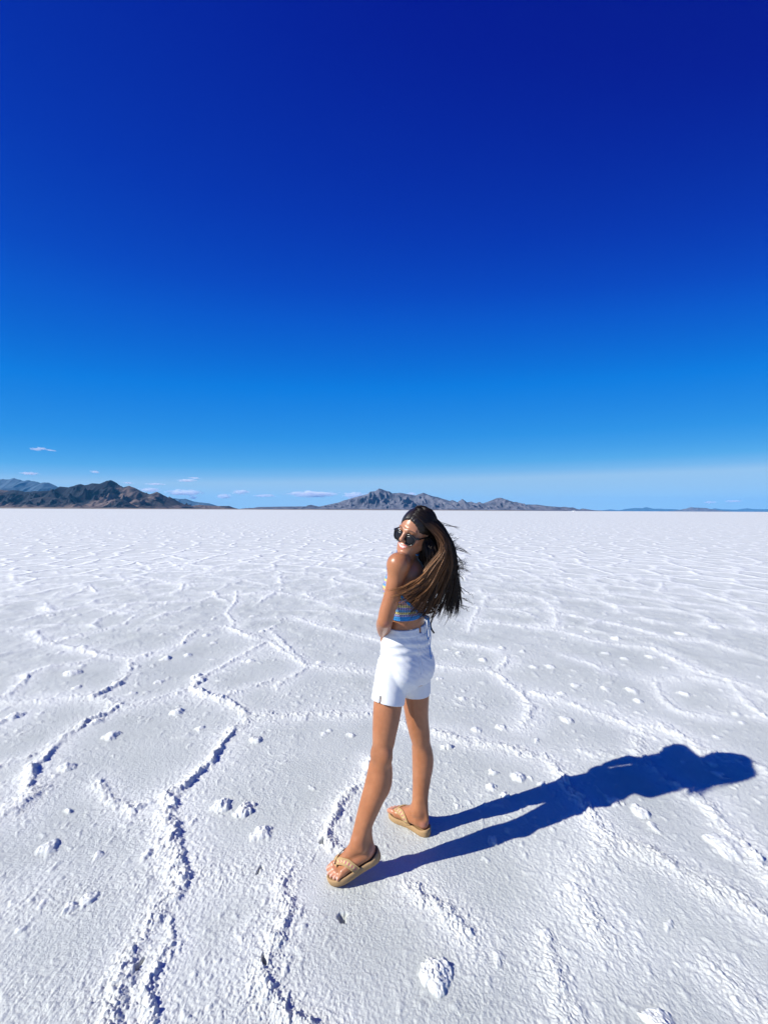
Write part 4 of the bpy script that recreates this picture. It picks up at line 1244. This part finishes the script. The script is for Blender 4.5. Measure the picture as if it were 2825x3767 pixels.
def build_sandal(fr, side):
    root = empty("sandal", fr[0] - BASE); root.parent = person
    O = outline(); n = len(O)
    T = np.roll(O, -1, 0) - np.roll(O, 1, 0); T /= np.linalg.norm(T, axis=1, keepdims=True)
    Nn = np.stack([T[:, 1], -T[:, 0]], 1)
    if ((O - O.mean(0)) * Nn).sum() < 0: Nn = -Nn
    heel = sstep(.05, .0, O[:, 0]) * .011 + sstep(.21, .246, O[:, 0]) * .002
    rings = [(-.006, 0, 0), (-.001, .003, 0), (.0005, .012, 0), (.001, .022, .5), (0, .028, 1), (-.003, .0305, 1), (-.006, .029, 1), (-.010, .026, .2), (-.020, .0255, 0)]
    V = []
    for off, z, k in rings:
        p = O + Nn * off
        V.append(np.stack([p[:, 0], p[:, 1], np.full(n, z) + heel * k], 1))
    V.append(np.array([[.123, 0, .0255], [.123, 0, 0]]))
    V = np.concatenate(V)
    W = fr[0] + V[:, :1] * fr[1] + side * V[:, 1:2] * fr[2] + V[:, 2:] * fr[3]
    q = []
    for a in range(len(rings) - 1):
        i = np.arange(n); q.append(np.stack([a * n + i, a * n + (i + 1) % n, (a + 1) * n + (i + 1) % n, (a + 1) * n + i], 1))
    i = np.arange(n); last = (len(rings) - 1) * n; c = len(rings) * n
    t1 = np.stack([last + i, last + (i + 1) % n, np.full(n, c)], 1); t2 = np.stack([(i + 1) % n, i, np.full(n, c + 1)], 1)
    mesh_from("sole", W, [np.concatenate(q), np.concatenate([t1, t2])], [tan_m], root, base=fr[0])
    # V-shaped band from the toe post over the instep to both edges
    VW, QW, CW = [], [], []; o = 0
    for ends in ([(.200, .018, .004), (.186, .010, .030), (.165, -.008, .047), (.140, -.030, .046), (.120, -.043, .026), (.108, -.0425, .002)],
                 [(.200, .018, .004), (.186, .022, .030), (.166, .032, .046), (.145, .038, .046), (.122, .038, .026), (.108, .0345, .002)]):
        C = spline([(a, b2_, c + .026) for a, b2_, c in ends], 8); m = len(C)
        Tn = np.gradient(C, axis=0); Tn /= np.linalg.norm(Tn, axis=1, keepdims=True)
        wid = np.interp(np.linspace(0, 1, m), [0, .12, .35, 1], [.004, .008, .0135, .0140])
        sidev = np.cross(Tn, np.array((0, 0, 1.0)) + .0 * Tn)
        out = C - np.array((.145, 0, .041)); out[:, 0] *= .15
        out /= np.linalg.norm(out, axis=1, keepdims=True)
        across = np.cross(Tn, out); across /= np.maximum(np.linalg.norm(across, axis=1, keepdims=True), 1e-6)
        us = np.linspace(-1, 1, 9)
        for lay in (.0016, .0046):
            P = C[:, None] + across[:, None] * (wid[:, None, None] * us[None, :, None])
            P = P.reshape(-1, 3)
            Wd = fr[0] + P[:, :1] * fr[1] + side * P[:, 1:2] * fr[2] + P[:, 2:] * fr[3]
            keep = np.repeat(np.linspace(0, 1, m), 9)
            pushed = VB.push(Wd, lay)
            k = (sstep(0.02, .12, keep) * 1.0)[:, None]
            Wd = Wd * (1 - k) + pushed * k
            VW.append(Wd)
        i = np.arange(m - 1)[:, None] * 9; j = np.arange(8)[None]
        qa = np.stack([i + j, i + 9 + j, i + 9 + j + 1, i + j + 1], -1).reshape(-1, 4)
        k0, k1 = o, o + m * 9
        QW += [qa + k0, qa[:, ::-1] + k1]
        ii = np.arange(m - 1) * 9
        for e in (0, 8):
            QW.append(np.stack([k0 + ii + e, k0 + ii + 9 + e, k1 + ii + 9 + e, k1 + ii + e], 1))
        o += 2 * m * 9
        s_ = np.repeat(np.concatenate([[0], np.cumsum(np.linalg.norm(np.diff(C, axis=0), axis=1))]), 9)
        u_ = np.tile(us, m)
        colr = np.tile(np.array((.40, .26, .12)), (m * 9, 1))
        ph = (s_ * 1000 + np.abs(u_) * 5.0) / 16.0
        fr_ = ph - np.floor(ph)
        mid = (np.abs(u_) < .45) & (s_ > .012) & (s_ < s_.max() - .012)
        colr[mid & (fr_ < .5)] = (.56, .44, .19)
        colr[mid & (fr_ >= .5)] = (.40, .12, .14)
        CW += [colr, colr]
    W = np.concatenate(VW)
    mesh_from("strap", W, np.concatenate(QW), [strap_m], root, base=fr[0], col={'weave': np.concatenate(CW)})
    return root
build_sandal(FR_L, -1); build_sandal(FR_R, 1)

# --- sunglasses
blk = simple_mat("black_acetate", (.010, .010, .011), .22, 0, .5)
lensm = simple_mat("dark_lens", (.010, .010, .014), .3, 0, .2)
GZ, GY = -.020, .094
def lens_curve(s, n=40, grow=0.0):
    out = []
    for k in range(n):
        t = 2 * math.pi * k / n
        ct, stt = math.cos(t), math.sin(t)
        x = (.0265 + grow) * math.copysign(abs(ct) ** .95, ct); z = (.0245 + grow) * math.copysign(abs(stt) ** .9, stt)
        if z > 0: z *= .86
        if z > 0 and x > 0: x *= 1.06                 # flared upper outer corner
        X_ = .0335 + x
        out.append((s * X_, GY - 1.6 * X_ * X_ - .10 * (z) , GZ + z))
    return out
gl = empty("sunglasses", tuple(H(0, GY, GZ) - BASE)); gl.parent = person
gb = H(0, GY, GZ)
parts = []
for s in (1, -1):
    c = [H(*p) for p in lens_curve(s, 40, .002)]
    up = [p[2] for p in lens_curve(s, 40)]
    parts.append(tube(c + [c[0]], np.array([.0028 + .0018 * max(0, (u - GZ) / .02) for u in up] + [.0028]), 6, 2))
    parts.append(tube([H(s * .058, GY - .006, GZ + .013), H(s * .068, GY - .012, GZ + .015), H(s * .0725, GY - .022, GZ + .014)], [.0045, .0052, .0045], 6, 4))
    parts.append(tube([H(s * .0725, GY - .020, GZ + .014), H(s * .0755, .04, GZ + .016), H(s * .079, .0, GZ + .016), H(s * .078, -.03, GZ + .002)], [.0042, .0034, .0032, .003], 6, 5, .6))
parts.append(tube([H(-.009, GY, GZ + .010), H(-.004, GY + .004, GZ + .0135), H(.004, GY + .004, GZ + .0135), H(.009, GY, GZ + .010)], .003, 6, 4))
v, q = merge(parts)
mesh_from("frame", v, q, [blk], gl, base=gb)
for s in (1, -1):
    c = np.array([H(*p) for p in lens_curve(s)]); m = len(c)
    ctr = c.mean(0) + HF * .003
    mid = c * .55 + ctr * .45 + HF * .0012
    bk = np.concatenate([c, mid, [ctr]]) - HF * .002
    v = np.concatenate([c, mid, [ctr], bk]); i = np.arange(m); j = (i + 1) % m; kk = 2 * m + 1
    qd = np.concatenate([np.stack([i, j, m + j, m + i], 1), np.stack([kk + j, kk + i, kk + m + i, kk + m + j], 1), np.stack([j, i, kk + i, kk + j], 1)])
    tr = np.concatenate([np.stack([m + i, m + j, np.full(m, 2 * m)], 1), np.stack([kk + m + j, kk + m + i, np.full(m, kk + 2 * m)], 1)])
    mesh_from("lens", v, [qd, tr], [lensm], gl, base=gb)
gold = simple_mat("silver_stud", (.82, .82, .80), .15, 1.0)
e0 = H(.079, .000, -.046)
v = IV * .0058 + e0
mesh_from("earring", v, IF, [gold], person, base=BASE)

# --- hair: a cap over the skull and long windblown locks
VH = Vol(HC + np.array((-.13, -.13, -.14)), HC + np.array((.15, .15, .14)), .0028)
VH.ell(H(0, -.014, .030), (.080 * HS, .100 * HS, .090 * HS), HAX, .01)
VH.ell(H(0, -.050, -.030), (.066 * HS, .060 * HS, .080 * HS), HAX, .03)
for s in (1, -1):
    VH.ell(H(.062 * s, -.034, -.02), (.022 * HS, .036 * HS, .055 * HS), HAX, .02)
VH.ell(H(0, .112, -.030), (.084 * HS, .078 * HS, .106 * HS), HAX, .012, 'c')       # the face stays clear
for s in (1, -1):
    VH.ell(H(.080 * s, .030, -.045), (.030 * HS, .045 * HS, .055 * HS), HAX, .012, 'c')
i0, i1 = np.zeros(3, int), VH.n
X, Y, Z = VH.grid(i0, i1)
q3 = [(X - HC[0]) * a[0] + (Y - HC[1]) * a[1] + (Z - HC[2]) * a[2] for a in HAX]
ang = np.arctan2(q3[0], q3[2] + .05)
VH.a += (.0007 * np.sin(ang * 46 + 3 * q3[1] * 40) + .003 * np.exp(-(q3[0] / .004) ** 2) * (q3[2] > .02)).astype(np.float32)
hairm, nt, b, N, K = new_mat("brown_hair")
setp(b, Roughness=.42, Specular_IOR_Level=.35)
a_ = N.new('ShaderNodeAttribute'); a_.attribute_name = 'shade'; K(a_.outputs['Color'], b.inputs['Base Color'])
CV, CF_ = VH.mesh()
ROOTC = np.array((.011, .0068, .0055))
hair_parts = [(CV, CF_)]; hair_cols = [np.tile(ROOTC, (len(CV), 1)) * (1 + .5 * noise2(CV[:, 0] * 260, CV[:, 1] * 60, 3))[:, None]]
GUIDES = [  # photograph pixel and distance; last entry: how golden the lock is
 ([(1520, 1896, 1.735), (1556, 1922, 1.722), (1592, 1952, 1.712), (1626, 1990, 1.705), (1630, 2030, 1.70), (1592, 2082, 1.70), (1548, 2136, 1.695), (1492, 2174, 1.655), (1438, 2190, 1.615)], 1.0),
 ([(1524, 1893, 1.745), (1562, 1916, 1.73), (1606, 1950, 1.715), (1637, 1995, 1.712), (1638, 2050, 1.715), (1606, 2122, 1.725), (1570, 2185, 1.745), (1540, 2232, 1.755), (1512, 2262, 1.762)], .8),
 ([(1528, 1890, 1.755), (1568, 1908, 1.745), (1612, 1946, 1.735), (1645, 2003, 1.735), (1650, 2070, 1.745), (1630, 2145, 1.755), (1602, 2205, 1.765), (1580, 2250, 1.775), (1562, 2276, 1.78)], .45),
 ([(1532, 1887, 1.775), (1572, 1902, 1.765), (1616, 1941, 1.765), (1650, 2003, 1.77), (1662, 2075, 1.775), (1656, 2145, 1.785), (1640, 2205, 1.795), (1622, 2250, 1.80), (1612, 2272, 1.80)], .18),
 ([(1538, 1885, 1.80), (1578, 1897, 1.80), (1621, 1940, 1.81), (1654, 2003, 1.815), (1674, 2078, 1.82), (1681, 2145, 1.82), (1676, 2205, 1.82), (1668, 2248, 1.82), (1660, 2272, 1.82)], .05),
 ([(1544, 1884, 1.83), (1584, 1896, 1.85), (1624, 1942, 1.87), (1656, 2008, 1.88), (1670, 2076, 1.88), (1682, 2136, 1.88), (1690, 2185, 1.88), (1690, 2220, 1.88), (1686, 2246, 1.88)], .0)]
INNER = [([(1560, 1985, 1.80), (1552, 2015, 1.815), (1548, 2045, 1.83), (1552, 2080, 1.84), (1560, 2120, 1.84), (1556, 2165, 1.80), (1540, 2205, 1.775)], .0),
         ([(1556, 1972, 1.755), (1560, 2005, 1.752), (1566, 2035, 1.755), (1572, 2065, 1.765), (1566, 2110, 1.765), (1552, 2160, 1.765), (1536, 2205, 1.765)], .05),
         ([(1566, 1968, 1.760), (1575, 2000, 1.755), (1584, 2035, 1.755), (1588, 2075, 1.765), (1578, 2130, 1.765), (1562, 2185, 1.765), (1546, 2230, 1.768)], .15),
         ([(1578, 1965, 1.765), (1590, 1995, 1.755), (1602, 2030, 1.75), (1604, 2075, 1.75), (1592, 2130, 1.755), (1575, 2185, 1.76), (1556, 2235, 1.765)], .35),
         ([(1582, 1960, 1.79), (1600, 1995, 1.785), (1618, 2035, 1.785), (1628, 2085, 1.79), (1624, 2145, 1.795), (1612, 2200, 1.80), (1596, 2250, 1.80)], .1),
         ([(1586, 1955, 1.83), (1610, 1995, 1.83), (1632, 2035, 1.835), (1648, 2090, 1.84), (1652, 2150, 1.845), (1648, 2200, 1.845), (1640, 2240, 1.845)], .0)]
def world_guides(gs, n=9):
    out = []
    for pts, g in gs:
        P = spline([S(*p) for p in pts], 8)
        t = np.linspace(0, 1, len(P)); u = np.linspace(0, 1, 40)
        out.append((np.stack([np.interp(u, t, P[:, k]) for k in range(3)], 1), g))
    return out
GW, IW = world_guides(GUIDES), world_guides(INNER)
hr = np.random.default_rng(11)
gold_c, mid_c, drk_c = np.array((.150, .064, .023)), np.array((.055, .027, .013)), np.array((.010, .006, .005))
def lock_at(G, t):
    f = t * (len(G) - 1); i = min(int(f), len(G) - 2); w = f - i
    return G[i][0] * (1 - w) + G[i + 1][0] * w, G[i][1] * (1 - w) + G[i + 1][1] * w
def add_strand(P, r0, golden, cut=1.0, bleach=0.0):
    n = max(8, int(len(P) * cut)); P = P[:n]
    V, Q = tube(P, np.array([r0 * .8, r0, r0, r0 * .8, r0 * .25]), 3, 1)
    m = len(V) // 3
    u = np.linspace(0, 1, m)[:, None]
    g = golden
    tipc = gold_c * g + mid_c * (1 - g) if g > .5 else mid_c * (g * 2) + drk_c * (1 - 2 * g)
    k = np.clip((u - .20) / .4, 0, 1) * (.35 + .65 * min(1, g + .25))
    c = ROOTC * (1 - k) + tipc * k
    c = c + bleach * np.array((.17, .090, .040)) * np.clip((u - .35) / .6, 0, 1)
    c = c * hr.uniform(.45, 1.5)
    hair_parts.append((V, Q)); hair_cols.append(np.repeat(c, 3, 0))
def add_locks(G, clumps, per, spread, depth, lo=0.0, hi=1.0, rad=.0013, gbias=0.0, short=.86, bleach=0.0):
    u = np.linspace(0, 1, 40)
    for c in range(clumps):
        t = lo + (hi - lo) * (c + hr.uniform(0, 1)) / clumps
        base, g = lock_at(G, t)
        off = hr.normal(0, 1, 3); off[1] = abs(off[1]) * depth * 1.4 if depth > .012 else off[1] * depth
        off[0] = min(off[0], .9)
        off = np.array((off[0] * spread, off[1], off[2] * spread))
        wob = hr.normal(0, 1, 3) * .014; ph = hr.uniform(0, 6)
        endd = hr.normal(0, 1, 3) * np.array((.018, .012, .020)) * (.35 if spread < .004 else 1)
        ln = hr.uniform(short, 1.03)
        for s_ in range(per):
            o2 = hr.normal(0, 1, 3) * .0042
            swell = np.sin(np.clip(u * 1.15, 0, 1) * math.pi)[:, None]
            grow = sstep(.05, .45, u)[:, None]
            P = base + off * grow + o2 * (.35 + .65 * swell) * (1 - .55 * u[:, None]) * sstep(0, .2, u)[:, None] + wob * np.sin(u * 5 + ph)[:, None] * grow * u[:, None] + endd * (u ** 2.5)[:, None]
            P = P + hr.normal(0, .004, 3) * (u ** 3)[:, None]
            P[:] = VH.push(P, .0012 + abs(hr.normal(0, .002)))
            P[:] = VB.push(P, .004)
            add_strand(P, rad * hr.uniform(.7, 1.3), float(np.clip(g + gbias + hr.normal(0, .14), 0, 1)), min(1, ln * hr.uniform(.9, 1.04)), bleach * hr.uniform(.3, 1.2))
add_locks(GW, 62, 15, .011, .013, 0.08, 1.0, short=.84)
add_locks(GW[:2], 26, 9, .005, .005, 0.0, 1.0)
add_locks([GW[0], GW[0]], 12, 10, .0022, .002, 0.0, 0.1, gbias=.1, short=.93, bleach=1.0)
add_locks(GW[:3], 14, 4, .006, .003, 0.0, 1.0, gbias=.15, bleach=.6)
add_locks(IW, 70, 12, .009, .012, rad=.0015, short=.62)
add_locks(GW, 40, 3, .014, .012, 0.2, 1.0, rad=.0010, short=.95)
fly = [[(1600, 1915, 1.80), (1640, 1930, 1.80), (1668, 1936, 1.80), (1692, 1943, 1.80)], [(1640, 2000, 1.80), (1668, 2012, 1.80), (1700, 2018, 1.80), (1732, 2042, 1.80)],
       [(1642, 2004, 1.80), (1672, 2018, 1.80), (1698, 2026, 1.80), (1722, 2036, 1.80)], [(1668, 2068, 1.82), (1688, 2088, 1.82), (1708, 2095, 1.82), (1730, 2104, 1.82)],
       [(1670, 2090, 1.82), (1686, 2110, 1.82), (1700, 2122, 1.82), (1706, 2140, 1.82)], [(1655, 2010, 1.84), (1680, 2040, 1.84), (1698, 2066, 1.84), (1702, 2090, 1.84)],
       [(1680, 2130, 1.85), (1692, 2160, 1.85), (1700, 2180, 1.85), (1708, 2186, 1.85)], [(1622, 1950, 1.82), (1640, 1975, 1.83), (1655, 1990, 1.83), (1664, 2010, 1.83)]]
for _ in range(34):
    t = hr.uniform(.45, 1.0); B0, _g = lock_at(GW, t); i0_ = int(hr.uniform(12, 34)); p0 = B0[i0_]
    L_ = hr.uniform(.03, .085); up_ = hr.uniform(-.9, .35)
    P = np.array([p0 + np.array((.95 * L_ * q_, .2 * L_ * q_, up_ * L_ * q_ + .25 * L_ * q_ * q_ * hr.uniform(-1, .6))) for q_ in np.linspace(0, 1, 14)])
    for k in range(3):
        add_strand(P + hr.normal(0, .0012, 3) + np.linspace(0, 1, 14)[:, None] * hr.normal(0, .004, 3), .0008, .15)
for f_ in fly:
    for k in range(5):
        P = spline([S(a + hr.normal(0, 2.5), b_ + hr.normal(0, 2.5), d_) for a, b_, d_ in f_], 8)
        add_strand(P, .0009, .25)
v, q = merge([(V, Q) for V, Q in hair_parts if Q.shape[1] == 4])
mesh_from("hair", v, q, [hairm], person, base=BASE, col={'shade': np.clip(np.concatenate(hair_cols), .003, 1)})
